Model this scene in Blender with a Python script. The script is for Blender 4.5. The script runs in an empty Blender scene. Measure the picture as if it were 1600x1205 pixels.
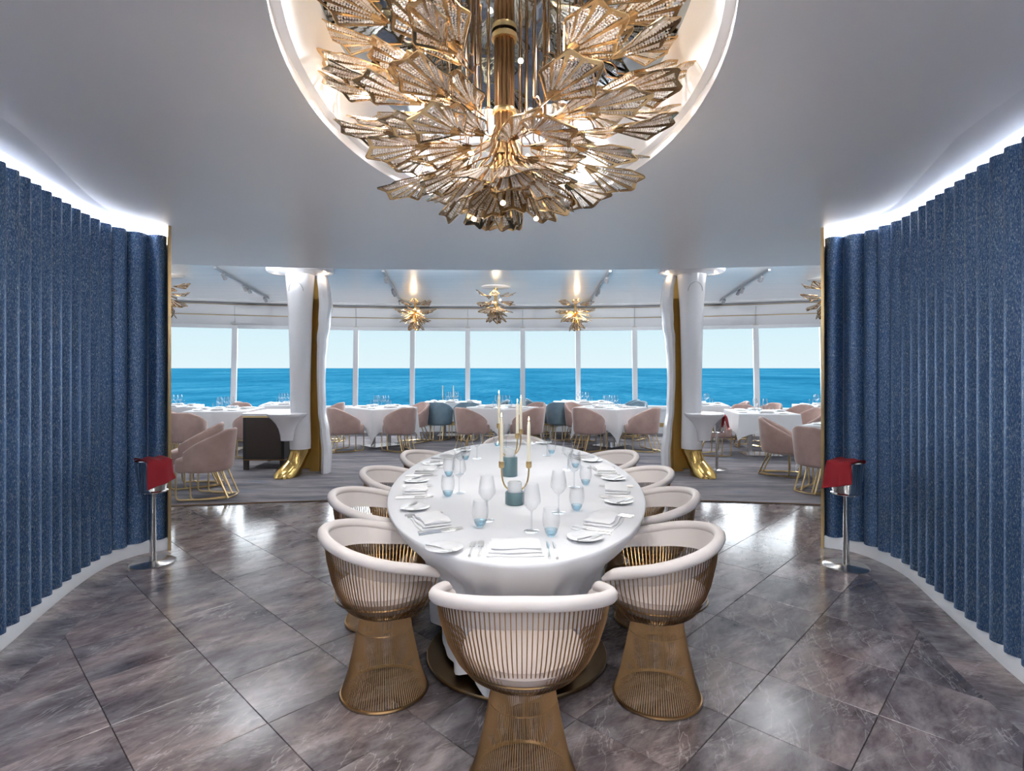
import bpy, bmesh, math, random
from math import sin, cos, pi, radians as R, sqrt, atan2
from mathutils import Vector, Matrix
random.seed(7)
scene = bpy.context.scene
col = scene.collection

# ------------------------------------------------------------------ camera
cam_d = bpy.data.cameras.new('camera')
cam = bpy.data.objects.new('camera', cam_d); col.objects.link(cam)
cam.location = (0, 0, 1.5); cam.rotation_euler = (R(90), 0, 0)
cam_d.sensor_width = 36; cam_d.lens = 874/1600*36
cam_d.shift_y = -27.5/1600
cam_d.clip_start = 0.05; cam_d.clip_end = 60000
scene.camera = cam

# ------------------------------------------------------------------ world, sun, exposure
world = bpy.data.worlds.new('sky'); scene.world = world; world.use_nodes = True
wn = world.node_tree.nodes; wl = world.node_tree.links
for n in list(wn): wn.remove(n)
wo = wn.new('ShaderNodeOutputWorld'); bg = wn.new('ShaderNodeBackground')
tc = wn.new('ShaderNodeTexCoord'); sx = wn.new('ShaderNodeSeparateXYZ'); cr = wn.new('ShaderNodeValToRGB')
wl.new(tc.outputs['Generated'], sx.inputs[0]); wl.new(sx.outputs['Z'], cr.inputs[0])
e = cr.color_ramp.elements
e[0].position = 0.0; e[0].color = (0.79, 0.93, 0.965, 1)
e[1].position = 0.65; e[1].color = (0.20, 0.46, 0.86, 1)
k = cr.color_ramp.elements.new(0.12); k.color = (0.62, 0.85, 0.96, 1)
wl.new(cr.outputs[0], bg.inputs[0]); bg.inputs[1].default_value = 0.41
wl.new(bg.outputs[0], wo.inputs[0])

def lamp(name, kind, loc, energy, color=(1,1,1), rot=None, **kw):
    d = bpy.data.lights.new(name, kind); d.energy = energy; d.color = color
    for a, b in kw.items(): setattr(d, a, b)
    o = bpy.data.objects.new(name, d); o.location = loc; col.objects.link(o)
    if rot: o.rotation_euler = rot
    return o
sun = lamp('sun', 'SUN', (0, 40, 40), 1.0, (1, .96, .9), (R(-46), 0, R(3)), angle=R(1.0))

glow = lamp('added_sun_glow', 'SUN', (0, 45, 30), 3.4, (.93, .97, 1), (R(-68), 0, R(2)), angle=R(70))  # broad second sun lamp, added to send more light in through the windows

vs = scene.view_settings
vs.view_transform = 'Standard'; vs.look = 'None'; vs.gamma = 1.0; vs.exposure = 1.3
vs.use_curve_mapping = False

# ------------------------------------------------------------------ materials
MATS = {}
def mat(name, color=(.8,.8,.8), rough=.5, metal=0, spec=.5, **kw):
    m = bpy.data.materials.new(name); m.use_nodes = True
    b = m.node_tree.nodes['Principled BSDF']
    b.inputs['Base Color'].default_value = (*color, 1)
    b.inputs['Roughness'].default_value = rough
    b.inputs['Metallic'].default_value = metal
    b.inputs['Specular IOR Level'].default_value = spec
    for a, v in kw.items():
        b.inputs[a].default_value = v
    MATS[name] = m
    return m
def N(m, t, **props):
    n = m.node_tree.nodes.new(t)
    for a, v in props.items(): setattr(n, a, v)
    return n
def L(m, a, b): m.node_tree.links.new(a, b)
def BS(m): return m.node_tree.nodes['Principled BSDF']
def ramp(m, src, stops):
    r = N(m, 'ShaderNodeValToRGB'); el = r.color_ramp.elements
    while len(el) > 2: el.remove(el[-1])
    for i, (p, c) in enumerate(stops):
        x = el[i] if i < 2 else el.new(p)
        x.position = p; x.color = (*c, 1)
    L(m, src, r.inputs[0]); return r
def noise(m, vec, scale, detail=4, rough=.55, dist=0):
    n = N(m, 'ShaderNodeTexNoise'); n.inputs['Scale'].default_value = scale
    n.inputs['Detail'].default_value = detail; n.inputs['Roughness'].default_value = rough
    n.inputs['Distortion'].default_value = dist
    if vec is not None: L(m, vec, n.inputs['Vector'])
    return n
def mapping(m, kind='Object', scale=(1,1,1), rot=(0,0,0)):
    t = N(m, 'ShaderNodeTexCoord'); mp = N(m, 'ShaderNodeMapping')
    mp.inputs['Scale'].default_value = scale; mp.inputs['Rotation'].default_value = rot
    L(m, t.outputs[kind], mp.inputs['Vector']); return mp.outputs[0]
def mixc(m, fac, a, b, blend='MIX'):
    n = N(m, 'ShaderNodeMix', data_type='RGBA', blend_type=blend)
    for s, v in ((n.inputs[0], fac), (n.inputs[6], a), (n.inputs[7], b)):
        if isinstance(v, (int, float)): s.default_value = v
        elif isinstance(v, tuple): s.default_value = (*v, 1)
        else: L(m, v, s)
    return n.outputs[2]
def bump(m, h, strength=.2, dist=.01):
    b = N(m, 'ShaderNodeBump'); b.inputs['Strength'].default_value = strength; b.inputs['Distance'].default_value = dist
    L(m, h, b.inputs['Height']); L(m, b.outputs[0], BS(m).inputs['Normal'])

mat('plaster', (.80,.80,.81), .6)
mat('ceiling_paint', (.93,.93,.93), .36, 0, .5)
mat('cove_white', (.86,.87,.90), .5)
mat('baseboard_white', (.80,.82,.86), .4)
mat('brass', (.62,.45,.22), .28, 1)
mat('brass_dark', (.25,.14,.065), .3, 1)
mat('wire_brass', (.37,.23,.11), .28, 1)
mat('disc_brass', (.30,.20,.10), .3, 1)
mat('gold', (.86,.58,.24), .22, 1)
mat('leaf_gold', (.52,.36,.19), .22, 1)
mat('gold_paint', (.55,.34,.09), .35, .7)
mat('boot_gold', (.66,.45,.16), .2, 1)
mat('chrome', (.82,.82,.82), .12, 1)
mat('steel', (.62,.61,.60), .22, 1)
mat('silver', (.80,.79,.78), .30, 1)
mat('cushion', (.69,.635,.605), .6)
mat('seat_fabric', (.42,.355,.32), .75)
mat('red_cloth', (.30,.008,.016), .8)
mat('column_white', (.80,.80,.83), .22)
mat('black_wood', (.012,.012,.014), .35)
mat('black_frame', (.03,.02,.015), .4)
mat('counter_white', (.82,.84,.86), .3)
mat('porcelain', (.82,.83,.84), .15)
mat('napkin', (.84,.84,.85), .8)
mat('candle', (.90,.84,.68), .5, **{'Subsurface Weight': .3, 'Subsurface Radius': (.02,.015,.01)})
mat('teal_jar', (.11,.19,.21), .3)
mat('frost', (.72,.74,.74), .35)
mat('window_white', (.82,.85,.88), .4)
mat('fascia', (.66,.675,.70), .35)
mat('shadow_gap', (.10,.10,.11), .8)
mat('grout', (.09,.07,.075), .8)
mat('track_grey', (.34,.35,.37), .35, .3)
mat('mirror', (.40,.47,.54), .04, 1)
mat('far_ceiling', (.74,.80,.84), .24, 0, 1.0)
mat('hull', (.5,.5,.5), .7)

def emis(name, color, s):
    m = bpy.data.materials.new(name); m.use_nodes = True
    nt = m.node_tree
    for n in list(nt.nodes): nt.nodes.remove(n)
    o = nt.nodes.new('ShaderNodeOutputMaterial'); em = nt.nodes.new('ShaderNodeEmission')
    em.inputs[0].default_value = (*color, 1); em.inputs[1].default_value = s
    nt.links.new(em.outputs[0], o.inputs[0]); MATS[name] = m
emis('led_white', (.96,.975,1), 24)
emis('led_ring', (1,.95,.97), 5.5)
emis('bulb', (1,.80,.52), 5)
emis('flame', (1,.72,.35), 8)
emis('spot_face', (1,.95,.88), 8)
emis('down_face', (1,.96,.92), 10)

def thin_glass(name, tint=(1,1,1), refl=.16, rough=.02, edge=0):
    m = bpy.data.materials.new(name); m.use_nodes = True
    nt = m.node_tree
    for n in list(nt.nodes): nt.nodes.remove(n)
    o = nt.nodes.new('ShaderNodeOutputMaterial'); mx = nt.nodes.new('ShaderNodeMixShader')
    t = nt.nodes.new('ShaderNodeBsdfTransparent'); g = nt.nodes.new('ShaderNodeBsdfGlossy')
    lw = nt.nodes.new('ShaderNodeLayerWeight'); lw.inputs[0].default_value = refl
    t.inputs[0].default_value = (*tint, 1); g.inputs[1].default_value = rough
    g.inputs[0].default_value = (.95,.97,1,1)
    if edge:
        lw2 = nt.nodes.new('ShaderNodeLayerWeight'); lw2.inputs[0].default_value = .35
        mc = nt.nodes.new('ShaderNodeMix'); mc.data_type = 'RGBA'
        mc.inputs[6].default_value = (*tint, 1); mc.inputs[7].default_value = (*[c_*edge for c_ in tint], 1)
        nt.links.new(lw2.outputs['Facing'], mc.inputs[0]); nt.links.new(mc.outputs[2], t.inputs[0])
    nt.links.new(lw.outputs['Facing'], mx.inputs[0])
    nt.links.new(t.outputs[0], mx.inputs[1]); nt.links.new(g.outputs[0], mx.inputs[2])
    nt.links.new(mx.outputs[0], o.inputs[0]); MATS[name] = m
thin_glass('glass', (.98,.985,.99), .13, .02, .75)
thin_glass('glass_foot', (.93,.95,.96), .20, .02, .75)
thin_glass('glass_blue', (.86,.94,.975), .14, .02, .75)
thin_glass('pane', (.97,.99,1), .04, 0)
thin_glass('crystal', (.97,.93,.90), .62, .12)

# blue shimmering wall covering
m = mat('blue_fabric', (.02,.06,.18), .42, .0)
v = mapping(m, 'Object', (125, 125, 20))
n1 = noise(m, v, 3.2, 2, .8)
v2 = mapping(m, 'Object', (1, 1, .25))
n2 = noise(m, v2, 2.2, 2, .5)
base = ramp(m, n1.outputs[0], [(.36,(.016,.058,.165)), (.50,(.050,.130,.275)), (.60,(.19,.27,.385)), (.70,(.72,.72,.75))])
L(m, base.outputs[0], BS(m).inputs['Base Color'])
ml = ramp(m, n1.outputs[0], [(.40,(.45,.45,.45)), (.70,(.9,.9,.9))]); L(m, ml.outputs[0], BS(m).inputs['Metallic'])
BS(m).inputs['Roughness'].default_value = .42
bump(m, n1.outputs[0], .25, .003)

# marble tile
m = mat('marble', (.3,.25,.25), .17, 0, .8)
t = N(m, 'ShaderNodeTexCoord'); oi = N(m, 'ShaderNodeObjectInfo')
mul = N(m, 'ShaderNodeVectorMath', operation='SCALE'); cmb = N(m, 'ShaderNodeCombineXYZ')
for i in range(3): L(m, oi.outputs['Random'], cmb.inputs[i])
L(m, cmb.outputs[0], mul.inputs[0]); mul.inputs['Scale'].default_value = 37.0
rot = N(m, 'ShaderNodeMapping'); L(m, t.outputs['Object'], rot.inputs[0])
rot.inputs['Rotation'].default_value = (0, 0, R(38)); rot.inputs['Scale'].default_value = (.9, 2.0, 1)
ad = N(m, 'ShaderNodeVectorMath', operation='ADD'); L(m, rot.outputs[0], ad.inputs[0]); L(m, mul.outputs[0], ad.inputs[1])
v = ad.outputs[0]
na = noise(m, v, 2.4, 9, .68, .35)
nb = noise(m, v, 7.0, 8, .72, .3)
nd = noise(m, v, 1.2, 3, .5, .4)
c1 = ramp(m, na.outputs[0], [(.32,(.085,.071,.075)), (.45,(.175,.154,.156)), (.57,(.275,.249,.248)), (.72,(.45,.42,.41))])
c2 = ramp(m, nd.outputs[0], [(.45,(.92,.93,.95)), (.66,(1.04,.95,.92))])
c = mixc(m, 1.0, c1.outputs[0], c2.outputs[0], 'MULTIPLY')
dk = ramp(m, nb.outputs[0], [(.36,(.42,.39,.40)), (.50,(1,1,1)), (.66,(1.25,1.22,1.2))])
c = mixc(m, .7, c, dk.outputs[0], 'MULTIPLY')
def veins(scl, sc, wid, amt, dist):
    mp = N(m, 'ShaderNodeMapping'); L(m, v, mp.inputs[0]); mp.inputs['Scale'].default_value = scl; mp.inputs['Rotation'].default_value = (0, 0, .5)
    nc = noise(m, mp.outputs[0], sc, 6, .62, dist)
    ab = N(m, 'ShaderNodeMath', operation='SUBTRACT'); L(m, nc.outputs[0], ab.inputs[0]); ab.inputs[1].default_value = .5
    ab2 = N(m, 'ShaderNodeMath', operation='ABSOLUTE'); L(m, ab.outputs[0], ab2.inputs[0])
    return ramp(m, ab2.outputs[0], [(0.0,(amt,)*3), (wid,(0,0,0))]).outputs[0]
c = mixc(m, veins((1,.22,1), 1.3, .004, .26, .1), c, (.80,.77,.75))
c = mixc(m, veins((.25,1,1), 2.6, .008, .22, .2), c, (.70,.66,.64))
tint = ramp(m, oi.outputs['Random'], [(0,(.82,.82,.84)), (1,(1.1,1.06,1.05))])
c = mixc(m, 1.0, c, tint.outputs[0], 'MULTIPLY')
L(m, c, BS(m).inputs['Base Color'])

# carpet
m = mat('carpet', (.35,.35,.38), .95, 0, .1)
v = mapping(m, 'Object', (.55, 2.6, 1), (0,0,R(6)))
na = noise(m, v, 1.3, 6, .62, .8); nb = noise(m, v, 3.4, 5, .6, .5)
nf = noise(m, mapping(m, 'Object'), 260, 2, .6)
c1 = ramp(m, na.outputs[0], [(.30,(.085,.095,.12)), (.45,(.185,.182,.20)), (.58,(.27,.255,.262)), (.72,(.15,.19,.25))])
c2 = ramp(m, nb.outputs[0], [(.38,(.62,.62,.66)), (.6,(1.05,1,1))])
c = mixc(m, .8, c1.outputs[0], c2.outputs[0], 'MULTIPLY')
L(m, c, BS(m).inputs['Base Color']); bump(m, nf.outputs[0], .4, .006)

# cloth (linen), velvets
m = mat('linen', (.77,.78,.80), .85, 0, .2)
n1 = noise(m, mapping(m, 'Object'), 5, 3, .5); bump(m, n1.outputs[0], .12, .02)
def velvet(name, a, b):
    m = mat(name, a, .85, 0, .2, **{'Sheen Weight': .6, 'Sheen Roughness': .35})
    n1 = noise(m, mapping(m, 'Object'), 6, 3, .55)
    r = ramp(m, n1.outputs[0], [(.35, a), (.65, b)]); L(m, r.outputs[0], BS(m).inputs['Base Color'])
velvet('velvet_pink', (.40,.275,.245), (.47,.335,.30))
velvet('velvet_blue', (.15,.235,.30), (.21,.30,.36))

# sea
m = mat('sea_water', (.02,.2,.4), 1.0, 0, 0.0)
v = mapping(m, 'Object', (.0022, .0009, 1)); v2 = mapping(m, 'Object', (.022, .009, 1)); v3 = mapping(m, 'Object', (.0006, .00025, 1))
na = noise(m, v, 6, 6, .65); nb = noise(m, v2, 6, 6, .7); nc = noise(m, v3, 5, 4, .6)
s1 = mixc(m, .5, na.outputs[0], nb.outputs[0]); s2 = mixc(m, .35, s1, nc.outputs[0])
r = ramp(m, s2, [(.40,(.010,.105,.180)), (.5,(.022,.170,.265)), (.60,(.07,.265,.35))])
L(m, r.outputs[0], BS(m).inputs['Base Color'])

# far ceiling streaks
m = MATS['far_ceiling']
n1 = noise(m, mapping(m, 'Object', (.15, 6, 1)), 2.0, 4, .6)
r = ramp(m, n1.outputs[0], [(.35,(.86,.90,.93)), (.65,(.95,.96,.97))]); L(m, r.outputs[0], BS(m).inputs['Base Color'])
# mirror ripples
m = MATS['mirror']; n1 = noise(m, mapping(m, 'Object'), 5.0, 2, .5, 1.0); bump(m, n1.outputs[0], .10, .02)

# ------------------------------------------------------------------ mesh helpers
class MB:
    def __init__(s): s.v = []; s.f = []
    def add(s, vs, fs):
        o = len(s.v); s.v += [tuple(p) for p in vs]; s.f += [tuple(i+o for i in f) for f in fs]; return s
    def box(s, x0, x1, y0, y1, z0, z1):
        return s.add([(x0,y0,z0),(x1,y0,z0),(x1,y1,z0),(x0,y1,z0),(x0,y0,z1),(x1,y0,z1),(x1,y1,z1),(x0,y1,z1)],
            [(0,3,2,1),(4,5,6,7),(0,1,5,4),(1,2,6,5),(2,3,7,6),(3,0,4,7)])
    def lathe(s, prof, n=24, c=(0,0), cap=True):
        vs = []
        for r, z in prof:
            for i in range(n):
                a = 2*pi*i/n; vs.append((c[0]+r*cos(a), c[1]+r*sin(a), z))
        fs = []
        for k in range(len(prof)-1):
            for i in range(n):
                j = (i+1) % n; fs.append((k*n+i, k*n+j, (k+1)*n+j, (k+1)*n+i))
        if cap:
            if prof[0][0] > 1e-4: fs.append(tuple(range(n))[::-1])
            if prof[-1][0] > 1e-4: fs.append(tuple((len(prof)-1)*n+i for i in range(n)))
        return s.add(vs, fs)
    def tube(s, pts, r, n=6, closed=False, cap=True):
        pts = [Vector(p) for p in pts]; m = len(pts)
        if not isinstance(r, (list, tuple)): r = [r]*m
        up = None; vs = []
        for i, p in enumerate(pts):
            if closed: t = pts[(i+1) % m]-pts[i-1]
            else: t = pts[min(i+1, m-1)]-pts[max(i-1, 0)]
            t = t.normalized() if t.length > 1e-9 else Vector((0,0,1))
            if up is None: up = t.orthogonal().normalized()
            up = up - t*up.dot(t)
            up = up.normalized() if up.length > 1e-6 else t.orthogonal().normalized()
            w = t.cross(up)
            for k in range(n):
                a = 2*pi*k/n; q = p + (up*cos(a)+w*sin(a))*r[i]; vs.append(q)
        fs = []
        for i in range(m if closed else m-1):
            j = (i+1) % m
            for k in range(n):
                l = (k+1) % n; fs.append((i*n+k, i*n+l, j*n+l, j*n+k))
        if cap and not closed:
            fs.append(tuple(range(n))[::-1]); fs.append(tuple((m-1)*n+k for k in range(n)))
        return s.add(vs, fs)
    def grid(s, rows, closed_u=False, closed_v=False):
        nr, nc = len(rows), len(rows[0]); vs = [p for r in rows for p in r]; fs = []
        for i in range(nr if closed_v else nr-1):
            for j in range(nc if closed_u else nc-1):
                a = i*nc+j; b = i*nc+(j+1) % nc; c2 = ((i+1) % nr)*nc+(j+1) % nc; d = ((i+1) % nr)*nc+j
                fs.append((a, b, c2, d))
        return s.add(vs, fs)
    def mesh(s, name, m, smooth=True, angle=38, recalc=True):
        me = bpy.data.meshes.new(name); me.from_pydata(s.v, [], s.f); me.update()
        if recalc:
            bm = bmesh.new(); bm.from_mesh(me); bmesh.ops.recalc_face_normals(bm, faces=bm.faces); bm.to_mesh(me); bm.free()
        if smooth:
            me.shade_smooth(); me.set_sharp_from_angle(angle=R(angle))
        if m: me.materials.append(MATS[m])
        return me
    def build(s, name, m, parent=None, **kw): return link(name, s.mesh(name, m, **kw), parent)
def link(name, me, parent=None, loc=None, rz=None):
    o = bpy.data.objects.new(name, me); col.objects.link(o)
    if parent is not None: o.parent = parent
    if loc is not None: o.location = loc
    if rz is not None: o.rotation_euler = (0, 0, rz)
    return o
def empty(name, loc=(0,0,0), rz=0):
    o = bpy.data.objects.new(name, None); col.objects.link(o); o.location = loc; o.rotation_euler = (0,0,rz)
    o.empty_display_size = .1; return o
def tag(o, label=None, cat=None, group=None, kind=None):
    if label: o['label'] = label
    if cat: o['category'] = cat
    if group: o['group'] = group
    if kind: o['kind'] = kind
    return o
CH = {}
def kids(o):
    return [c for c in o.children]
def copy_tree(o, parent=None):
    c = o.copy(); col.objects.link(c)
    if parent is not None: c.parent = parent
    for ch in kids(o): copy_tree(ch, c)
    return c
class Proto:
    """first use returns the original, later ones copies"""
    def __init__(s, o): s.o = o; s.used = False
    def place(s, loc, rz, label, cat, group=None, scale=None, name=None):
        if s.used: o = copy_tree(s.o)
        else: o = s.o; s.used = True
        o.location = loc; o.rotation_euler = (0, 0, rz)
        if scale: o.scale = (scale,)*3
        tag(o, label, cat, group); return o
def spline(pts, n):
    """Catmull-Rom through pts, resampled evenly at n points"""
    P = [Vector(p) for p in pts]; P = [P[0]*2-P[1]] + P + [P[-1]*2-P[-2]]; out = []
    for i in range(1, len(P)-2):
        for k in range(20):
            t = k/20; a, b, c, d = P[i-1], P[i], P[i+1], P[i+2]
            out.append(.5*((2*b)+(c-a)*t+(2*a-5*b+4*c-d)*t*t+(3*b-a-3*c+d)*t**3))
    out.append(P[-2]); 
    ln = [0]
    for i in range(1, len(out)): ln.append(ln[-1]+(out[i]-out[i-1]).length)
    res = []; k = 0
    for i in range(n):
        s = ln[-1]*i/(n-1)
        while k < len(ln)-2 and ln[k+1] < s: k += 1
        f = (s-ln[k])/max(1e-9, ln[k+1]-ln[k]); res.append(out[k].lerp(out[k+1], min(1, max(0, f))))
    return res, ln[-1]

CZ = 2.67      # ceiling of the oval room
FZ = 2.95      # ceiling of the dining room
# ------------------------------------------------------------------ floor
fl = MB().box(-11, 11, -4, 16, -.25, -.012).build('floor', 'grout', smooth=False); tag(fl, kind='structure')
TS = .462; ang = R(46.25)
tb = bmesh.new(); bmesh.ops.create_cube(tb, size=1)
for vv in tb.verts: vv.co = Vector((vv.co.x*(TS-.0035), vv.co.y*(TS-.0035), vv.co.z*.012-.006))
bmesh.ops.bevel(tb, geom=[e2 for e2 in tb.edges if all(q.co.z > -.001 for q in e2.verts)], offset=.0012, segments=1, affect='EDGES')
tile_me = bpy.data.meshes.new('tile'); tb.to_mesh(tile_me); tb.free(); tile_me.materials.append(MATS['marble'])
# grid phase: crossing point on photo: family lines at .970*1.5 and -.660*1.5 (camera heights -> metres)
na_ = Vector((.6915, .7224)); nb_ = Vector((.7222, -.6917))
da = Vector((-.7224, .6915))
LEFT = [(-2.13,-2.6),(-2.12,-1.4),(-2.14,-.2),(-2.22,.8),(-2.40,1.8),(-2.66,2.85),(-2.84,3.4),(-2.98,3.87),(-3.04,4.22),(-2.98,4.47),(-2.83,4.60)]
RIGHT = [(2.02,-2.6),(2.0,-1.4),(2.03,-.2),(2.10,.8),(2.22,1.7),(2.41,2.63),(2.51,2.99),(2.68,3.54),(2.82,4.03),(2.82,4.36),(2.75,4.55),(2.60,4.66)]
def wall_x(pts, y):
    best = min(pts, key=lambda p: abs(p[1]-y)); return best[0]
cnt = 0
for i in range(-22, 23):
    for j in range(-22, 23):
        pa = .970*1.5 + (i+.5)*TS; pb = -.660*1.5 + (j+.5)*TS
        # solve na.p=pa, nb.p=pb
        det = na_.x*nb_.y-na_.y*nb_.x
        x = (pa*nb_.y-na_.y*pb)/det; y = (na_.x*pb-pa*nb_.x)/det
        if y < .3 or y > 6.75 - .026*x*x: continue
        if y < 4.7 and not (wall_x(LEFT, y)-.3 < x < wall_x(RIGHT, y)+.3): continue
        if abs(x) > 4.6: continue
        o = link('tile', tile_me, fl, (x, y, 0), ang); cnt += 1
# carpet with a gently curved front edge
def carpet_edge(x): return 6.40 - .026*x*x
xs = [-11+22*i/60 for i in range(61)]
cb = MB(); zt = .010
cb.grid([[(x, carpet_edge(x), 0-.012) for x in xs], [(x, carpet_edge(x), zt) for x in xs], [(x, 14.5, zt) for x in xs]])
o = cb.build('floor_carpet', 'carpet', smooth=False); tag(o, kind='structure')
tb2 = MB().tube([(x, carpet_edge(x), .008) for x in xs], .006, 5)
o = tb2.build('trim_1', 'brass_dark'); tag(o, kind='structure')

# ------------------------------------------------------------------ curved blue walls
def offs(P, side, dist):
    out = []
    for i, p in enumerate(P):
        t = (P[min(i+1, len(P)-1)]-P[max(i-1, 0)]).normalized()
        nrm = Vector((t.y, -t.x)) * side       # outward for side=+1 right wall (travelling +y)
        out.append(p + nrm*dist)
    return out
def blue_wall(pts, side, sname):
    pts2 = [Vector(p) for p in pts]
    _, ln = spline(pts2, 10); nfl = round(ln/.132); per = 12
    P, ln = spline(pts2, nfl*per+1)
    outer = offs(P, side, .26); inner = offs(P, side, .045)
    wm = MB(); Z = [0, CZ]
    ring = [(p.x, p.y) for p in inner] + [(p.x, p.y) for p in reversed(outer)]
    n = len(ring)
    wm.add([(x, y, 0) for x, y in ring]+[(x, y, 2.52) for x, y in ring], [(i, (i+1) % n, n+(i+1) % n, n+i) for i in range(n)])
    # upper part of the wall behind the light slot
    up = [(p.x, p.y) for p in offs(P, side, .10)] + [(p.x, p.y) for p in reversed(outer)]
    wm.add([(x, y, 2.515) for x, y in up]+[(x, y, CZ+.02) for x, y in up], [(i, (i+1) % n, n+(i+1) % n, n+i) for i in range(n)])
    k = len(P)
    wm.add([(p.x,p.y,2.52) for p in inner]+[(p.x,p.y,2.52) for p in outer], [(i,i+1,k+i+1,k+i) for i in range(k-1)])
    w = wm.build('wall_'+sname, 'plaster', smooth=False); tag(w, kind='structure')
    # flutes, one object per wave
    zb, ztp = .10, 2.585
    A = .030
    for q in range(nfl):
        fm = MB(); rows_lo = []; rows_hi = []; bk = []; bkh = []
        for s2 in range(per+1):
            i = q*per+s2; p = P[i]
            t = (P[min(i+1, len(P)-1)]-P[max(i-1, 0)]).normalized(); nr = Vector((t.y, -t.x))*side
            f = s2/per
            d = .016 - A*(sin(pi*f)**.8*2-1)
            c = p + nr*d; b = p + nr*.046
            rows_lo.append((c.x, c.y, zb)); rows_hi.append((c.x, c.y, ztp)); bk.append((b.x, b.y, zb)); bkh.append((b.x, b.y, ztp))
        fm.grid([bk, rows_lo, rows_hi, bkh])
        fm.build('flute', 'blue_fabric', w, angle=60)
    # baseboard
    bm_ = MB(); bi = offs(P, side, .012); bo = offs(P, side, .05)
    sec = [[(p.x,p.y,0) for p in bi], [(p.x,p.y,.092) for p in bi], [(p.x,p.y,.10) for p in offs(P, side, .018)], [(p.x,p.y,.10) for p in bo]]
    bm_.grid(sec); o = bm_.build('baseboard_'+sname, 'baseboard_white'); tag(o, kind='structure')
    # LED strip behind the top of the panels (lies in the slot)
    lm = MB(); a = offs(P, side, .052); b = offs(P, side, .085)
    lm.grid([[(p.x,p.y,2.535) for p in a], [(p.x,p.y,2.535) for p in b]])
    o = lm.build('cove_light_strip', 'led_white', smooth=False)
    tag(o, 'white light strip hidden behind the top of the %s blue fluted wall' % sname, 'light strip')
    # end trim: brass post
    e_in = P[-1]; t = (P[-1]-P[-3]).normalized(); nr = Vector((t.y, -t.x))*side
    tm = MB()
    a0 = e_in - nr*.012; a1 = e_in + nr*.27
    q = [a0, a1, a1+t*.022, a0+t*.022]
    tm.add([(p.x,p.y,0) for p in q]+[(p.x,p.y,CZ) for p in q], [(0,1,2,3),(4,5,6,7),(0,1,5,4),(1,2,6,5),(2,3,7,6),(3,0,4,7)])
    o = tm.build('trim_%d' % (2 if side < 0 else 3), 'brass', smooth=False); tag(o, kind='structure')
    # floor border following the wall
    bd = MB(); i0 = offs(P, side, .02); i1 = offs(P, side, -.235)
    st = 4*per
    for a in range(int(len(P)*.38), len(P)-1, st):
        b = min(a+st, len(P)-1)
        pb = MB(); idx = range(a, b+1)
        g = .0015
        pb.grid([[(i1[i].x, i1[i].y, -.002) for i in idx], [(i1[i].x, i1[i].y, .0015) for i in idx], [(i0[i].x, i0[i].y, .0015) for i in idx]])
        pb.build('border_tile', 'marble', fl, smooth=False)
    return P, w
PL, wl_obj = blue_wall(LEFT, -1, 'left')
PR, wr_obj = blue_wall(RIGHT, 1, 'right')

# side walls outside, back wall behind the camera, closing the room
o = MB().box(-4.6, 4.6, -2.75, -2.6, 0, 3.2).build('wall_rear', 'plaster', smooth=False); tag(o, kind='structure')

# ------------------------------------------------------------------ ceiling of the oval room
def inset_fn(y, y_end): return max(0.0, min(.20, (y_end-y)*.105))
def ceil_edge(P, side):
    out = []
    for i in range(0, len(P), 6):
        p = P[i]; t = (P[min(i+1, len(P)-1)]-P[max(i-1, 0)]).normalized(); nr = Vector((t.y, -t.x))*side
        s = inset_fn(p.y, P[-1].y); out.append(p - nr*s)
    out.append(P[-1].copy()); return out
EL = ceil_edge(PL, -1); ER = ceil_edge(PR, 1)
OC = (-.03, 2.56); OA, OB = .87, 1.54
def ell(a, b, n=96, c=OC): return [(c[0]+a*cos(2*pi*i/n), c[1]+b*sin(2*pi*i/n)) for i in range(n)]
def soffit_edge(x): return 6.70 - .026*x*x
outer = [(p.x, p.y) for p in EL] + [(-2.0, 4.62), (-1.0, 4.62), (0, 4.62), (1.0, 4.62), (2.0, 4.62)] + [(p.x, p.y) for p in reversed(ER)] + [(1, -2.6), (0, -2.6), (-1, -2.6)]
th = []
for x, y in outer: th.append((atan2(y-OC[1], x-OC[0]), x, y))
th.sort()
fine = []
for (a, x, y), (b, x2, y2) in zip(th, th[1:]+[(th[0][0]+2*pi, th[0][1], th[0][2])]):
    k_ = max(1, int((b-a)/.06))
    for q in range(k_): fine.append((x+(x2-x)*q/k_, y+(y2-y)*q/k_))
inn = []
for x, y in fine:
    a = atan2((y-OC[1])/OB, (x-OC[0])/OA)
    b = atan2(y-OC[1], x-OC[0]); rr_ = 1/sqrt((cos(b)/OA)**2+(sin(b)/OB)**2); inn.append((OC[0]+rr_*cos(b), OC[1]+rr_*sin(b)))
cm_ = MB(); cm_.grid([[(x, y, CZ) for x, y in fine], [(x, y, CZ) for x, y in inn]], closed_u=True)
xsC = [-9.5+19*i/60 for i in range(61)]
cm_.grid([[(x, 4.60, CZ+.003) for x in xsC], [(x, soffit_edge(x), CZ) for x in xsC]])
me = cm_.mesh('ceiling', 'ceiling_paint', smooth=False, recalc=False)
ceil = link('ceiling', me); tag(ceil, kind='structure')
# cove between the ceiling edge and the light slot
for P, E, side, nm in ((PL, EL, -1, 'left'), (PR, ER, 1, 'right')):
    top = E; idx = list(range(0, len(P), 6)); idx = idx + [len(P)-1]
    bot = offs(P, side, .10); bot = [bot[i] for i in idx]
    rows = []
    for f, z in ((0, CZ), (.5, CZ-.012), (.85, CZ-.05), (1.0, 2.53)):
        rows.append([(a.x+(b.x-a.x)*f, a.y+(b.y-a.y)*f, z) for a, b in zip(top, bot)])
    o = MB().grid(rows).build('cove', 'cove_white', ceil)
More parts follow.
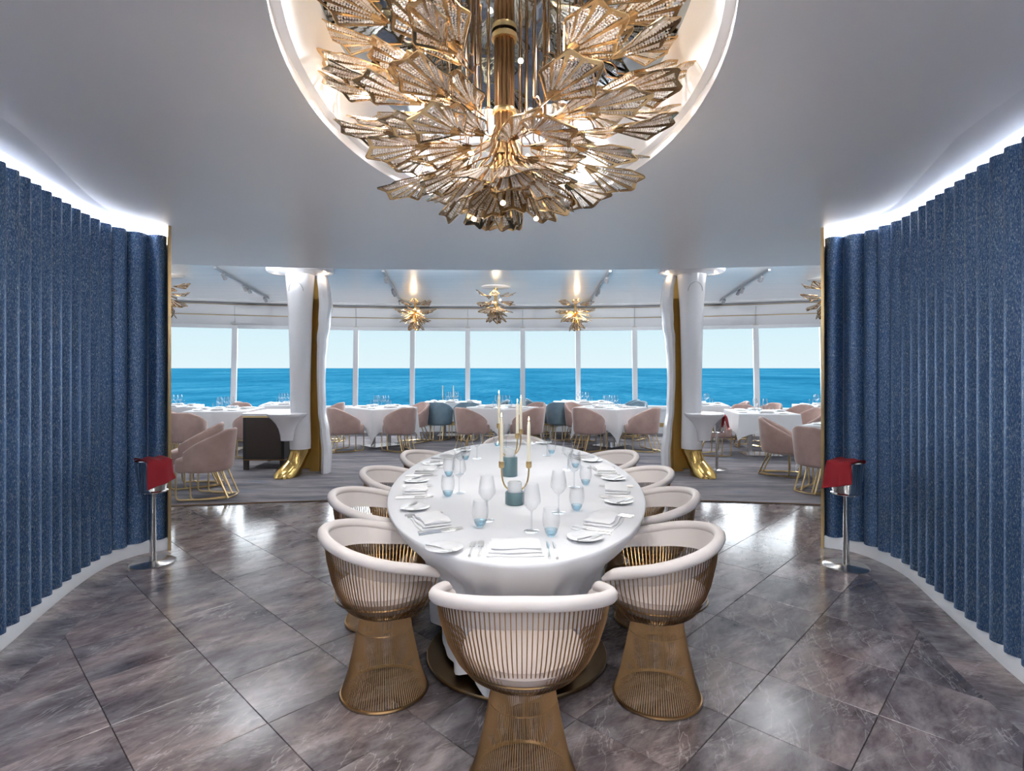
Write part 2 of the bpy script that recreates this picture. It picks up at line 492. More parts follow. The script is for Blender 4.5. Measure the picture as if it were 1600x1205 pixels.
# soffit lip towards the dining room
xs2 = [-9.5+19*i/48 for i in range(49)]
lp = MB().grid([[(x, soffit_edge(x), CZ) for x in xs2], [(x, soffit_edge(x)+.01, CZ+.02) for x in xs2], [(x, soffit_edge(x)+.01, FZ+.05) for x in xs2]])
o = lp.build('soffit_fascia', 'plaster', ceil)
# oval recess
rc = MB()
n = 96
rows = [[(x, y, z) for x, y in ell(OA-i, OB-i)] for i, z in ((0, CZ), (0, CZ+.05), (.035, CZ+.055), (.05, CZ+.16), (.085, 3.03))]
rc.grid(rows, closed_u=True); o = rc.build('recess_ring', 'cove_white', ceil, recalc=False)
mr = MB(); pe = ell(OA-.08, OB-.08); mr.add([(x, y, 3.03) for x, y in pe]+[(x, y, 3.08) for x, y in pe], [tuple(range(n)), tuple(range(n, 2*n))]+[(i, (i+1) % n, n+(i+1) % n, n+i) for i in range(n)])
o = mr.build('recess_mirror', 'mirror', ceil, smooth=False)
# light ring on the small ledge of the recess
lr = MB(); rows = [[(x, y, CZ+.058) for x, y in ell(OA-i, OB-i)] for i in (.004, .028)]
lr.grid(rows, closed_u=True); o = lr.build('recess_light_strip', 'led_ring', smooth=False)
tag(o, 'soft light strip on the ledge of the oval ceiling recess', 'light strip')
# roof over everything
o = MB().box(-11, 11, -2.75, 6.8, 3.1, 3.2).build('roof', 'hull', ceil, smooth=False)

# ------------------------------------------------------------------ dining room shell (bowed window wall)
AX = -.030
D0 = 13.1; RW = 18.5; PITCH = 1.29
def wallpt(s, lean=0.0, inn=0.0):
    """arc coordinate s along the window wall -> x, y (lean: outward offset)"""
    a = s/RW; r = RW+lean-inn
    x = r*sin(a); y = D0-RW + r*cos(a)
    # rotate the axis slightly to the left
    return (x + AX*y, y)
SILL, HEAD = .585, 2.40; LEAN = .27
NW = 7   # windows each side of the axis + central one
edges = [(-NW-.5+i)*PITCH for i in range(2*NW+2)]
def arc(s0, s1, k=6): return [s0+(s1-s0)*i/k for i in range(k+1)]
S0, S1 = edges[0], edges[-1]
AS = arc(S0, S1, 90)
wb = MB()
wb.grid([[(*wallpt(s), 0) for s in AS], [(*wallpt(s), SILL-.03) for s in AS], [(*wallpt(s, 0, .07), SILL-.03) for s in AS], [(*wallpt(s, 0, .07), SILL) for s in AS],
         [(*wallpt(s, .1), SILL) for s in AS], [(*wallpt(s, .1), 0) for s in AS]])
wback = wb.build('wall_back', 'window_white'); tag(wback, kind='structure')
gb = MB(); gb.grid([[(*wallpt(s, 0, .012), .16) for s in AS], [(*wallpt(s, 0, .012), .25) for s in AS]])
gb.build('brass_band', 'brass', wback)
# fascia panels above the windows
for i in range(0, len(edges)-1):
    for (z0, z1, dd) in ((2.46, 2.665, .0), (2.675, 2.90, .015)):
        A2 = arc(edges[i]+.004, edges[i+1]-.004, 5)
        pm = MB(); l = LEAN-.02
        pm.grid([[(*wallpt(s, l+.05-dd), z0) for s in A2], [(*wallpt(s, l-dd), z0) for s in A2], [(*wallpt(s, l-.02-dd), z1) for s in A2], [(*wallpt(s, l+.05-dd), z1) for s in A2]])
        pm.build('panel', 'fascia', wback)
bk = MB(); bk.grid([[(*wallpt(s, LEAN+.06), HEAD) for s in AS], [(*wallpt(s, LEAN+.06), FZ+.1) for s in AS]])
bk.build('fascia_backing', 'fascia', wback)
for z, dd in ((2.452, .02), (2.67, .045), (2.905, .05)):
    MB().tube([(*wallpt(s, LEAN-dd), z) for s in AS], .009, 5).build('brass_line', 'brass', wback)
# windows
for i in range(len(edges)-1):
    s0, s1 = edges[i], edges[i+1]
    w = empty('window_%d' % (i+1), (*wallpt((s0+s1)/2), SILL)); tag(w, kind='structure')
    inv = Matrix.Translation(w.location).inverted()
    def loc(p): return tuple(inv @ Vector(p))
    def lean_at(z): return LEAN*(z-SILL)/(HEAD-SILL)
    def bar(sa, sb, za, zb, dep, nm, m):
        b = MB(); q = []
        for z in (za, zb):
            for (s, l) in ((sa, -dep), (sb, -dep), (sb, .05), (sa, .05)):
                q.append(loc((*wallpt(s, lean_at(z)+l), z)))
        b.add(q, [(0,1,2,3),(4,5,6,7),(0,1,5,4),(1,2,6,5),(2,3,7,6),(3,0,4,7)]); return b.build(nm, m, w, smooth=False)
    bar(s0-.055, s0+.055, SILL, HEAD+.05, .06, 'mullion', 'window_white')
    bar(s0+.055, s1-.055, HEAD-.02, HEAD+.06, .04, 'head_rail', 'window_white')
    bar(s0+.055, s1-.055, SILL, SILL+.05, .04, 'sill_rail', 'window_white')
    p = MB(); p.add([loc((*wallpt(s0+.05, .01), SILL+.04)), loc((*wallpt(s1-.05, .01), SILL+.04)), loc((*wallpt(s1-.05, LEAN+.01), HEAD)), loc((*wallpt(s0+.05, LEAN+.01), HEAD))], [(0,1,2,3)])
    p.build('pane', 'pane', w, smooth=False)
# ceiling of the dining room, glossy panels in radial bays, end gutter
fc = MB()
fc.grid([[(*wallpt(s, LEAN-.16), FZ) for s in AS], [(*wallpt(s, -9.5), FZ) for s in AS]])
fcl = fc.build('ceiling_dining', 'far_ceiling', smooth=False); tag(fcl, kind='structure')
gt = MB(); gt.grid([[(*wallpt(s, LEAN-.16), FZ) for s in AS], [(*wallpt(s, LEAN-.16), FZ+.10) for s in AS], [(*wallpt(s, LEAN+.06), FZ+.10) for s in AS]])
gt.build('shadow_gap', 'shadow_gap', fcl, smooth=False)
gu = MB(); gu.grid([[(*wallpt(s, LEAN-.16), FZ-.006) for s in AS], [(*wallpt(s, LEAN-.55), FZ-.006) for s in AS], [(*wallpt(s, LEAN-.55), FZ) for s in AS]])
gu.build('edge_band', 'ceiling_paint', fcl, smooth=False)
rf = MB(); rf.grid([[(*wallpt(s, .6), FZ+.16) for s in AS], [(*wallpt(s, -10), FZ+.16) for s in AS]]); rf.build('roof', 'hull', fcl, smooth=False)
for sd, nm in ((-1, 'side_left'), (1, 'side_right')):
    a = wallpt(sd*S1); b = (sd*9.6, 4.7)
    o = MB().add([(a[0],a[1],0),(b[0],b[1],0),(b[0],b[1],3.1),(a[0],a[1],3.1),(a[0]+sd*.15,a[1],0),(b[0]+sd*.15,b[1],0),(b[0]+sd*.15,b[1],3.1),(a[0]+sd*.15,a[1],3.1)],
        [(0,1,2,3),(4,5,6,7),(0,1,5,4),(1,2,6,5),(2,3,7,6),(3,0,4,7)]).build('wall_'+nm, 'plaster', smooth=False); tag(o, kind='structure')
    x0, x1 = sorted((sd*3.0, sd*9.75))
    o = MB().box(x0, x1, 4.62 if sd<0 else 4.7, 4.86, 0, CZ).build('wall_divider_'+('left' if sd < 0 else 'right'), 'plaster', smooth=False); tag(o, kind='structure')

# sea
o = MB().add([(-30000, 60, -21), (30000, 60, -21), (30000, 40000, -21), (-30000, 40000, -21)], [(0,1,2,3)]).build('sea', 'sea_water', smooth=False)
tag(o, 'bright blue open sea stretching to the horizon beyond the windows', 'sea', kind='stuff')

# ------------------------------------------------------------------ big leaf chandelier
def leaf_meshes(name, LEN=.30, half=R(33), slots=6, nr=7, beads=True, dens=.0105, r0=.035, thick=.0035):
    """fan leaf with slots: returns (plate mesh, crystal mesh); base at origin, pointing +X, flat normal +Z"""
    fr = [0, .14, .86]; angs = []
    for k in range(slots):
        for q in fr: angs.append(-half + 2*half*(k+q)/slots)
    angs.append(half)
    def edge(a):
        u = a/half; k = (u+1)/2*slots
        lobe = .5-.5*cos(2*pi*k*.5+pi)            # every other sector longer
        big = 1-.30*u*u
        return LEN*big*(.89+.11*lobe) * (1 + .06*(1-abs(u)))
    def pos(a, r):
        u = a/half; f = r/LEN
        b = a*(.55+.55*f)
        x = r*cos(b); y = r*sin(b)
        z = .10*LEN*f*f*(1) - .16*LEN*(u*u)*f + .018*LEN*sin(u*7)*f
        return Vector((x, y, z))
    plate = MB()
    for side in (0, 1):
        zo = thick*(.5 if side == 0 else -.5)
        for k in range(len(angs)-1):
            a0, a1 = angs[k], angs[k+1]; slot = (k % 3 == 1)
            R0, R1 = edge(a0), edge(a1); rs = [0.0, .24, .38, .52, .66, .80, .93, 1.0] if nr > 5 else [0, .24, .6, .93, 1.0]
            for q in range(len(rs)-1):
                if slot and rs[q] >= .235 and rs[q+1] <= .935: continue
                def P(a, RR, t): 
                    p = pos(a, r0+(RR-r0)*t); return (p.x, p.y, p.z+zo)
                v4 = [P(a0,R0,rs[q]), P(a1,R1,rs[q]), P(a1,R1,rs[q+1]), P(a0,R0,rs[q+1])]
                plate.add(v4, [(0,1,2,3) if side == 0 else (3,2,1,0)])
    # thick outer edge
    ed = [pos(a, edge(a)) for a in angs]
    ed = [pos(-half, r0)] + ed + [pos(half, r0)]
    plate.tube(ed, thick*.9, 4)
    cm = MB()
    for k in range(slots):
        ac = -half + 2*half*(k+.5)/slots; w = 2*half/slots*.72
        RR = edge(ac); r = r0+(RR-r0)*.26; end = r0+(RR-r0)*.93
        while r < end:
            wid = max(.004, r*w*.5*.98); nrow = max(1, int(round(2*wid/dens)))
            for q in range(nrow):
                a = ac + w*((q+.5)/nrow-.5)
                p = pos(a, r); h = dens*.52
                if not beads and q: continue
                j = Vector((random.uniform(-.001,.001), random.uniform(-.001,.001), random.uniform(-.001,.001))); p = p+j
                cm.add([p+Vector((h,0,0)), p+Vector((0,h,0)), p+Vector((-h,0,0)), p+Vector((0,-h,0)), p+Vector((0,0,h)), p+Vector((0,0,-h))],
                       [(0,1,4),(1,2,4),(2,3,4),(3,0,4),(1,0,5),(2,1,5),(3,2,5),(0,3,5)])
            r += dens
    return plate.mesh(name, 'leaf_gold', recalc=False, angle=30), cm.mesh(name+'_crystals', 'crystal_bead', smooth=False)
# crystal beads: bright faceted, partly see-through
m = mat('crystal_bead', (.76,.68,.61), .12, 0, 1.0, **{'Transmission Weight': .25, 'IOR': 1.5})
leaf_me = [leaf_meshes('leaf', .31), leaf_meshes('leaf', .27, R(30)), leaf_meshes('leaf', .23, R(36))]
CC = (-.035, 2.56)
ch = empty('chandelier', (CC[0], CC[1], 3.03))
tag(ch, 'large gold chandelier of crystal-studded fan leaves hanging from the oval recess', 'chandelier')
def chl(x, y, z): return (x, y, z-3.03)
# stem: bundle of tubes + collars
for i in range(12):
    a = 2*pi*i/12
    MB().tube([(.036*cos(a), .036*sin(a), 0), (.036*cos(a), .036*sin(a), -.70)], .0105, 8).build('stem_tube', 'brass_dark', ch)
for z, r in ((-.02,.058), (-.36, .052), (-.55, .054), (-.70, .05)):
    MB().lathe([(.03, z-.012), (r, z-.012), (r+.003, z), (r, z+.012), (.03, z+.012)], 24).build('collar', 'brass', ch)
MB().lathe([(.045,-.70),(.06,-.72),(.05,-.76),(.02,-.79),(.0,-.795)], 20).build('hub', 'brass', ch)
def add_leaf(az, rad, z, pitch, roll, kind, hang):
    """leaf base at radius rad pointing outward; pitch<0 droops"""
    pm, cm = leaf_me[kind]
    o = link('leaf', pm, ch)
    M = Matrix.Translation((rad*cos(az), rad*sin(az), z-3.03)) @ Matrix.Rotation(az, 4, 'Z') @ Matrix.Rotation(-pitch, 4, 'Y') @ Matrix.Rotation(roll, 4, 'X')
    o.matrix_local = M
    c = link('crystal_strips', cm, o); tag(c, kind='stuff')
    w = MB(); inv = M.inverted()
    if hang:
        rr = max(.10, rad-.10)
        pts = [(rr*cos(az), rr*sin(az), 0), (rr*cos(az), rr*sin(az), z-3.03+.06)]
        for k in range(1, 5):
            t = k/4*pi/2; q = rr + .05*sin(t) ; pts.append((q*cos(az), q*sin(az), z-3.03+.06-.055*(1-cos(t))))
        pts.append((rad*cos(az), rad*sin(az), z-3.03))
    else:
        pts = [(.04*cos(az), .04*sin(az), z-3.03+.10), (.07*cos(az), .07*sin(az), z-3.03+.03), (rad*cos(az), rad*sin(az), z-3.03)]
    tip = M @ Vector((.06, 0, 0)); pts.append(tuple(tip))
    w.tube([inv @ Vector(p) for p in pts], .0038, 5)
    w.build('hanger_rod', 'brass_dark', o)
random.seed(11)
def J(a): return random.uniform(-a, a)
tiers = [ # z, radius of leaf base, count, pitch, kind, hang, phase
    (2.95, .50, 12, R(4), 0, True, .1),
    (2.83, .55, 14, R(3), 0, True, .25),
    (2.74, .32, 7, R(6), 0, True, .9),
    (2.68, .50, 14, R(0), 0, True, .15),
    (2.58, .27, 8, R(3), 0, True, .0),
    (2.55, .42, 11, R(-6), 0, True, .35),
    (2.50, .12, 8, R(-4), 0, False, .2),
    (2.46, .31, 11, R(-18), 0, True, .05),
    (2.45, .10, 9, R(-36), 0, False, -pi/2+.2),
    (2.43, .06, 8, R(-58), 0, False, -pi/2),
    (2.42, .04, 5, R(-80), 1, False, -pi/2+.35),
]
for (z, rad, n_, pit, kind, hang, ph) in tiers:
    for i in range(n_):
        az = ph + 2*pi*i/n_ + J(.14)
        dz_ = (az+pi/2+pi) % (2*pi) - pi
        if rad > .25 and abs(dz_) < .28: az += .30 if dz_ >= 0 else -.30
        add_leaf(az, rad+J(.05), z+J(.035), pit+J(.12), J(.35), kind, hang)
# little bulbs
for i in range(8):
    a = 2*pi*i/8+.3; z = 2.55 if i % 2 else 2.78; r = .24
    MB().lathe([(0,-.012),(.010,-.006),(.012,0),(.008,.008),(0,.012)], 10).build('bulb', 'bulb', ch).location = chl(r*cos(a), r*sin(a), z)
for i in range(4):
    a = 2*pi*i/4+.6
    lamp('chandelier_lamp', 'POINT', (CC[0]+.30*cos(a), CC[1]+.30*sin(a), 2.56), 1.6, (1,.86,.70), shadow_soft_size=.03)
for i in range(3):  # extra bulbs on arms, added under the leaves to brighten the table
    a = 2*pi*i/3+.5
    lamp('added_table_spot', 'SPOT', (CC[0]+.17*cos(a), CC[1]+.17*sin(a), 2.19), 4.2, (1,.98,.96), (0,0,0), spot_size=R(125), spot_blend=1.0, shadow_soft_size=.015)
    b_ = MB().lathe([(0,-.012),(.010,-.006),(.012,0),(.008,.008),(0,.012)], 10).build('bulb', 'bulb', ch); b_.location = (.17*cos(a), .17*sin(a), 2.205-3.03)
    MB().tube([(0,0,.005), (-.05*cos(a), -.05*sin(a), .12), (-.11*cos(a), -.11*sin(a), .20)], .003, 5).build('added_bulb_arm', 'brass_dark', b_)
# little spots set in the mirror of the recess
for k_, (x, y) in enumerate(((-.42, 1.75), (.36, 1.75), (-.48, 2.6), (.42, 2.6), (-.40, 3.45), (.34, 3.45))):
    r = empty('mirror_downlight', (x, y, 3.03))
    tag(r, 'tiny spot lamp in the mirror of the oval recess, %s, %s' % (('left' if x < 0 else 'right'), ('near the camera', 'beside the stem', 'at the far end')[k_//2]), 'light', 'spots in the recess mirror')
    MB().lathe([(.016,-.001),(.026,-.004),(.03,0)], 20, cap=False).build('bezel', 'chrome', r)
    lamp('mirror_spot', 'SPOT', (x, y, 3.005), (29, 32, 28)[k_//2], (1,.985,.975), (R((0, 0, 55)[k_//2]), 0, 0), spot_size=R(150), spot_blend=.8, shadow_soft_size=.02)

# ------------------------------------------------------------------ wire dining chairs around the oval table
def wire_chair():
    root = empty('wire_chair')
    NWI = 110
    def rimz(p):   # p = angle from the back, 0..pi
        p = abs(p); t = min(1, p/R(124)); return .755 - .125*(t**1.6) - (.02*max(0, (t-.9)/.1)**2)
    def rimr(p): 
        p = abs(p); return .290 + .030*sin(min(p, R(112))/R(112)*pi*.55)
    LIM = R(124)
    def rimpt(p, dz=0, dr=0):
        q = min(abs(p), pi/2); sg_ = 1 if p >= 0 else -1
        x = -(.272+dr)*cos(q); y = -sg_*(.318+dr)*sin(q)
        if abs(p) > pi/2:
            u = (abs(p)-pi/2); x = .34*u; y *= 1-.10*(u/.6)**2
        return Vector((x, y, rimz(p)+dz))
    bw = MB(); lw = MB()
    for i in range(NWI):
        p = -pi + 2*pi*(i+.5)/NWI; a = pi-p
        if abs(p) < LIM:
            top = rimpt(p); pts = []
            zt_ = top.z; rt = sqrt(top.x**2+top.y**2); aa = atan2(top.y, top.x)
            for (f, g) in ((0, 0), (.05, .24), (.12, .43), (.25, .61), (.45, .78), (.7, .91), (1, 1)):
                r = .112 + (rt-.112)*g; z = .372 + (zt_-.372)*f
                pts.append((r*cos(aa), r*sin(aa), z))
        else:
            pts = [(.112*cos(a), .112*sin(a), .372), (.155*cos(a), .155*sin(a), .391), (.19*cos(a), .19*sin(a), .415), (.222*cos(a), .222*sin(a), .455)]
        bw.tube(pts, .0026, 4, cap=False)
        bl = []
        for (r, z) in ((.112,.378), (.117,.33), (.138,.22), (.165,.10), (.193,.016)):
            bl.append((r*cos(a), r*sin(a), z))
        lw.tube(bl, .0026, 4, cap=False)
    tag(bw.build('basket_wires', 'wire_brass', root), kind='stuff')
    tag(lw.build('base_wires', 'wire_brass', root), kind='stuff')
    def ring(r, z, t=.005, nm='hoop'):
        MB().tube([(r*cos(2*pi*i/48), r*sin(2*pi*i/48), z) for i in range(48)], t, 6, closed=True).build(nm, 'wire_brass', root)
    ring(.112,.375); ring(.122,.30,.003); ring(.195,.008,.008, 'base_ring'); ring(.222,.456,.004)
    # seat pan + cushion
    MB().lathe([(.0,.402),(.13,.402),(.175,.415),(.205,.45),(.222,.48),(.215,.50),(.18,.512),(.10,.517),(0,.518)], 40).build('seat_cushion', 'seat_fabric', root)
    # upholstered rim roll
    PH = [-LIM + 2*LIM*i/56 for i in range(57)]
    rp = [rimpt(p, -.002) for p in PH]
    rr = [.025]*57; rr[0] = .010; rr[1] = .019; rr[-1] = .010; rr[-2] = .019
    MB().tube(rp, rr, 10).build('rim_roll', 'cushion', root)
    # back pad: band under the roll, inside the wires
    rows = []
    for (dz, dr) in ((-.005, -.006), (-.05, -.018), (-.10, -.034), (-.105, -.044), (-.05, -.030), (-.005, -.020)):
        rw = []
        for p in PH:
            f = 1-.55*min(1, (abs(p)/LIM))**3
            rw.append(tuple(rimpt(p, dz*f, dr)))
        rows.append(rw)
    pd = MB().grid(rows, closed_v=True)
    pd.build('back_pad', 'cushion', root)
    return root
WC = Proto(wire_chair())
TX, TY, TA_, TB_ = .025, 3.93, .81, 1.78
def wc(x, y, deg, label): WC.place((x, y, 0), R(deg), label, 'chair', 'wire chairs around the oval table')
wc(.04, 2.04, 90, 'gold wire chair at the near end of the oval table, back to the camera')
ordn = ['nearest to the camera', 'second from the near end', 'third from the near end', 'farthest from the camera']
for i, (x, y, d) in enumerate([(-.595, 2.61, 18), (-.79, 3.34, 8), (-.80, 4.06, -2), (-.66, 4.84, -14)]):
    wc(x, y, d, 'gold wire chair on the left of the oval table, ' + ordn[i])
for i, (x, y, d) in enumerate([(.665, 2.57, 162), (.815, 3.34, 172), (.87, 4.06, 182), (.79, 4.84, 194)]):
    wc(x, y, d, 'gold wire chair on the right of the oval table, ' + ordn[i])
wc(.03, 5.86, 270, 'gold wire chair at the far end of the oval table, facing the camera')

# ------------------------------------------------------------------ oval table
tbl = empty('oval_table', (TX, TY, 0)); tag(tbl, 'long oval dining table on round brass floor plates under the chandelier', 'table')
NT = 120
def ov(a, b, z): return [(a*cos(2*pi*i/NT), b*sin(2*pi*i/NT), z) for i in range(NT)]
tp = MB(); tp.grid([ov(.755,1.725,.70), ov(.77,1.74,.742)], closed_u=True)
tp.add(ov(.755,1.725,.70)+ov(.77,1.74,.742), [tuple(range(NT))[::-1], tuple(range(NT,2*NT))]); tp.build('tabletop', 'black_wood', tbl)
for y in (-.98, .98):
    MB().lathe([(.47,.011),(.47,.020),(.465,.026),(.06,.028),(.05,.05),(.05,.70)], 64, (0, y)).build('pedestal', 'disc_brass', tbl)
cl = MB(); rows = []
# cloth: top, rounded edge, tapering drape with folds
prof = [(-.45,.7455),(-.2,.7455),(-.05,.7455),(-.006,.745),(.0,.741),(-.003,.725),(-.018,.695),(-.05,.655),(-.10,.61),(-.155,.565),(-.21,.51),(-.25,.44),(-.275,.34),(-.28,.18),(-.285,.06)]
for (ins, z) in prof:
    rw = []
    for i in range(NT*2):
        a = 2*pi*i/(NT*2); t = max(0, (.735-z)/.65)
        fold = (sin(a*26)*.5+sin(a*17+1.3)*.35+sin(a*41+.4)*.25)*.040*min(1, t*2.6)
        zz = z
        if z < .10: zz = z + .02*sin(a*5+1) + .02*sin(a*9)
        k = ins+fold
        rw.append(((TA_+k)*cos(a), (TB_+k)*sin(a), zz))
    rows.append(rw)
cl.grid(rows, closed_u=True); cl.add(rows[0], [tuple(range(NT*2))])
c = cl.build('tablecloth', 'linen', recalc=True, angle=80); c.location = (TX, TY, 0)
tag(c, 'long white tablecloth draped over the oval table', 'tablecloth')

# ------------------------------------------------------------------ tableware prototypes
def wine_glass(seg=28):
    r = empty('wine_glass')
    MB().lathe([(0,.0015),(.034,.0015),(.036,.003),(.02,.006),(.006,.010),(.0038,.02),(.0035,.085),(.006,.095)], seg, cap=False).build('foot_and_stem', 'glass_foot', r)
    MB().lathe([(.006,.095),(.024,.110),(.041,.135),(.043,.145),(.040,.17),(.034,.205),(.031,.222)], seg, cap=False).build('bowl', 'glass', r)
    return r
def tumbler(seg=28):
    r = empty('water_tumbler')
    MB().lathe([(.030,.030),(.037,.05),(.040,.07),(.038,.10),(.034,.128)], seg, cap=False).build('body', 'glass', r)
    MB().lathe([(0,.012),(.018,.010),(.026,.018),(.030,.030),(.029,.034),(.026,.022),(.016,.004),(0,.002)], seg, cap=False).build('blue_base', 'glass_blue', r)
    MB().lathe([(0,.002),(.016,.002),(.026,.016),(.030,.030)], seg, cap=False).build('base_shell', 'glass_blue', r)
    return r
def fork():
    o = MB()
    o.tube([(0,-.09,.004),(0,-.04,.0045),(0,0,.003),(0,.030,.0045)], [.0062,.0045,.0028,.003], 6)
    o.box(-.011,.011,.030,.048,.003,.006)
    for x in (-.0095,-.0032,.0032,.0095): o.tube([(x,.046,.0045),(x*1.1,.07,.006),(x,.095,.0075)], [.0022,.002,.0012], 5)
    return o.build('fork', 'silver')
def knife():
    o = MB(); o.tube([(0,-.11,.004),(0,-.06,.005),(0,-.005,.0035)], [.0065,.006,.0045], 6)
    o.add([(-.005,-.01,.002),(.005,-.01,.002),(.009,.06,.002),(.002,.105,.002),(-.005,.10,.002),(-.005,-.01,.005),(.005,-.01,.005),(.007,.06,.0035),(.002,.105,.003),(-.005,.10,.005)],
          [(4,3,2,1,0),(5,6,7,8,9),(0,1,6,5),(1,2,7,6),(2,3,8,7),(3,4,9,8),(4,0,5,9)])
    return o.build('knife', 'silver', smooth=False)
def bread_plate():
    o = empty('bread_plate')
    MB().lathe([(0,.004),(.045,.004),(.052,.007),(.078,.015),(.080,.0165),(.077,.0165),(.052,.0095),(.046,.007),(0,.007)], 36).build('dish', 'porcelain', o)
    k = MB(); k.tube([(-.07,-.03,.019),(-.02,-.032,.019),(.01,-.033,.0185)], [.005,.0045,.0035], 6)
    k.add([(.0,-.039,.0175),(.07,-.042,.0175),(.085,-.034,.0175),(.07,-.028,.0175),(.0,-.029,.0175),(.0,-.039,.020),(.07,-.042,.020),(.085,-.034,.020),(.07,-.028,.020),(.0,-.029,.020)],
        [(4,3,2,1,0),(5,6,7,8,9),(0,1,6,5),(1,2,7,6),(2,3,8,7),(3,4,9,8),(4,0,5,9)])
    b = k.build('butter_knife', 'silver', o, smooth=False)
    return o
def napkin():
    o = MB()
    def sheet(x0, x1, y0, y1, z, th, wob, seed):
        nx, ny = 12, 7; top = []; bot = []
        for j in range(ny+1):
            tr = []; br = []
            for i in range(nx+1):
                fx = i/nx; fy = j/ny; x = x0+(x1-x0)*fx; y = y0+(y1-y0)*fy
                e_ = min(fx, 1-fx, fy*.7, (1-fy)*.7)*2
                dz = wob*(sin(fx*5+seed)*sin(fy*4+seed*2)+.6*sin(fx*9+fy*5+seed))*.5
                y += .004*sin(fx*7+seed)*(1 if j in (0, ny) else 0)
                tr.append((x, y, z+th*(min(1, .35+e_*3))+max(0, dz))); br.append((x, y, z))
            top.append(tr); bot.append(br)
        o.grid(top); o.grid([r_[::-1] for r_ in bot])
        per = [top[0], bot[0]]; o.grid([top[0], bot[0]]); o.grid([top[-1], bot[-1]])
        o.grid([[r_[0] for r_ in top], [r_[0] for r_ in bot]]); o.grid([[r_[-1] for r_ in top], [r_[-1] for r_ in bot]])
    sheet(-.115,.115,-.075,.075,.0005,.010,.002,.3)
    sheet(-.106,.110,-.066,.07,.012,.010,.004,1.7)
    sheet(-.096,.105,-.055,.074,.025,.010,.012,2.9)
    return o.build('folded_napkin', 'napkin', angle=70)
P_wine, P_tum, P_fork, P_knife, P_plate, P_nap = [Proto(f()) for f in (wine_glass, tumbler, fork, knife, bread_plate, napkin)]
TZ = .747
def setting(ex, ey, deg, who):
    """ex, ey: point on the table edge, deg: direction looking inward"""
    a = R(deg); fx, fy = cos(a), sin(a); rx, ry = sin(a), -cos(a)   # right-hand vector
    def pt(f, r): return (ex+fx*f+rx*r, ey+fy*f+ry*r, TZ)
    rz = a-pi/2
    P_nap.place(pt(.155, 0), rz+J(.04), 'folded white napkin at %s' % who, 'napkin', 'napkins on the oval table')
    P_fork.place(pt(.165, -.178), rz+J(.03), 'outer silver fork left of the napkin at %s' % who, 'fork', 'forks on the oval table')
    P_fork.place(pt(.17, -.142), rz+J(.03), 'inner silver fork left of the napkin at %s' % who, 'fork', 'forks on the oval table')
    P_knife.place(pt(.165, .140), rz+J(.03), 'inner silver knife right of the napkin at %s' % who, 'knife', 'knives on the oval table')
    P_knife.place(pt(.16, .168), rz+J(.03), 'outer silver knife right of the napkin at %s' % who, 'knife', 'knives on the oval table')
    P_plate.place(pt(.16, -.29), rz+J(.5)-.6, 'small white bread plate with butter knife at %s' % who, 'plate', 'bread plates on the oval table')
    P_tum.place(pt(.35, .165), 0, 'blue-bottomed water tumbler at %s' % who, 'glass', 'water tumblers on the oval table')
    P_wine.place(pt(.42, .08), 0, 'clear stemmed wine glass at %s' % who, 'glass', 'wine glasses on the oval table')
def ept(t): return (TX+TA_*cos(t), TY+TB_*sin(t))
setting(TX-.015, TY-TB_, 90, 'the near-end seat of the oval table')
setting(TX, TY+TB_, 270, 'the far-end seat of the oval table')
for side, sg in (('left', -1), ('right', 1)):
    for i, st_ in enumerate([-.72, -.31, .07, .50]):
        t = math.asin(st_); x, y = TX+sg*TA_*cos(t), TY+TB_*st_
        nx_, ny_ = -sg*cos(t)/TA_, -st_/TB_
        dg = math.degrees(atan2(ny_, nx_))
        setting(x, y, dg, 'the %s-side seat %s' % (side, ['nearest the camera', 'second from the near end', 'third from the near end', 'fourth from the near end'][i]))
# candelabra
def candelabrum(x, y, arms, label, jar_h):
    r = empty('candelabrum', (x, y, TZ)); tag(r, label, 'candle holder', 'candle holders on the oval table')
    MB().lathe([(0,0),(.050,0),(.053,.004),(.053,jar_h-.004),(.050,jar_h),(.042,jar_h),(.040,jar_h-.01),(0,jar_h-.01)], 32).build('jar', 'teal_jar', r)
    MB().lathe([(0,jar_h-.012),(.038,jar_h-.012),(.040,jar_h+.055),(.036,jar_h+.055),(.034,jar_h),(0,jar_h)], 28).build('glass_cup', 'frost', r)
    MB().lathe([(0,jar_h),(.011,jar_h),(.010,jar_h+.04),(0,jar_h+.042)], 12).build('tea_candle', 'candle', r)
    for (ax, ay, hc, cl_) in arms:
        pts = [(.0+ax*.35, ay*.35, jar_h+.012)]
        for k in range(7):
            t = k/6; q = sin(t*pi/2); pts.append((ax*(.35+.65*q), ay*(.35+.65*q), jar_h+.012 + (hc-jar_h-.03)*(1-cos(t*pi/2))**1.1))
        pts.append((ax, ay, hc-.005))
        am = MB().tube(pts, .0048, 8).build('arm', 'brass', r)
        MB().lathe([(0,hc-.008),(.012,hc-.006),(.016,hc),(.016,hc+.030),(.013,hc+.030),(.012,hc+.008),(0,hc+.008)], 16, (ax, ay)).build('candle_cup', 'brass', am)
        cn = MB().lathe([(.0105,hc+.010),(.0105,hc+.02),(.0095,hc+cl_*.9),(.006,hc+cl_),(0,hc+cl_+.003)], 16, (ax, ay)).build('taper_candle', 'candle', r)
        MB().tube([(ax, ay, hc+cl_), (ax, ay, hc+cl_+.010)], .0011, 5).build('wick', 'black_frame', cn)
        MB().lathe([(0,hc+cl_+.006),(.003,hc+cl_+.010),(.0035,hc+cl_+.014),(.0015,hc+cl_+.024),(0,hc+cl_+.03)], 8, (ax, ay)).build('flame', 'flame', cn)
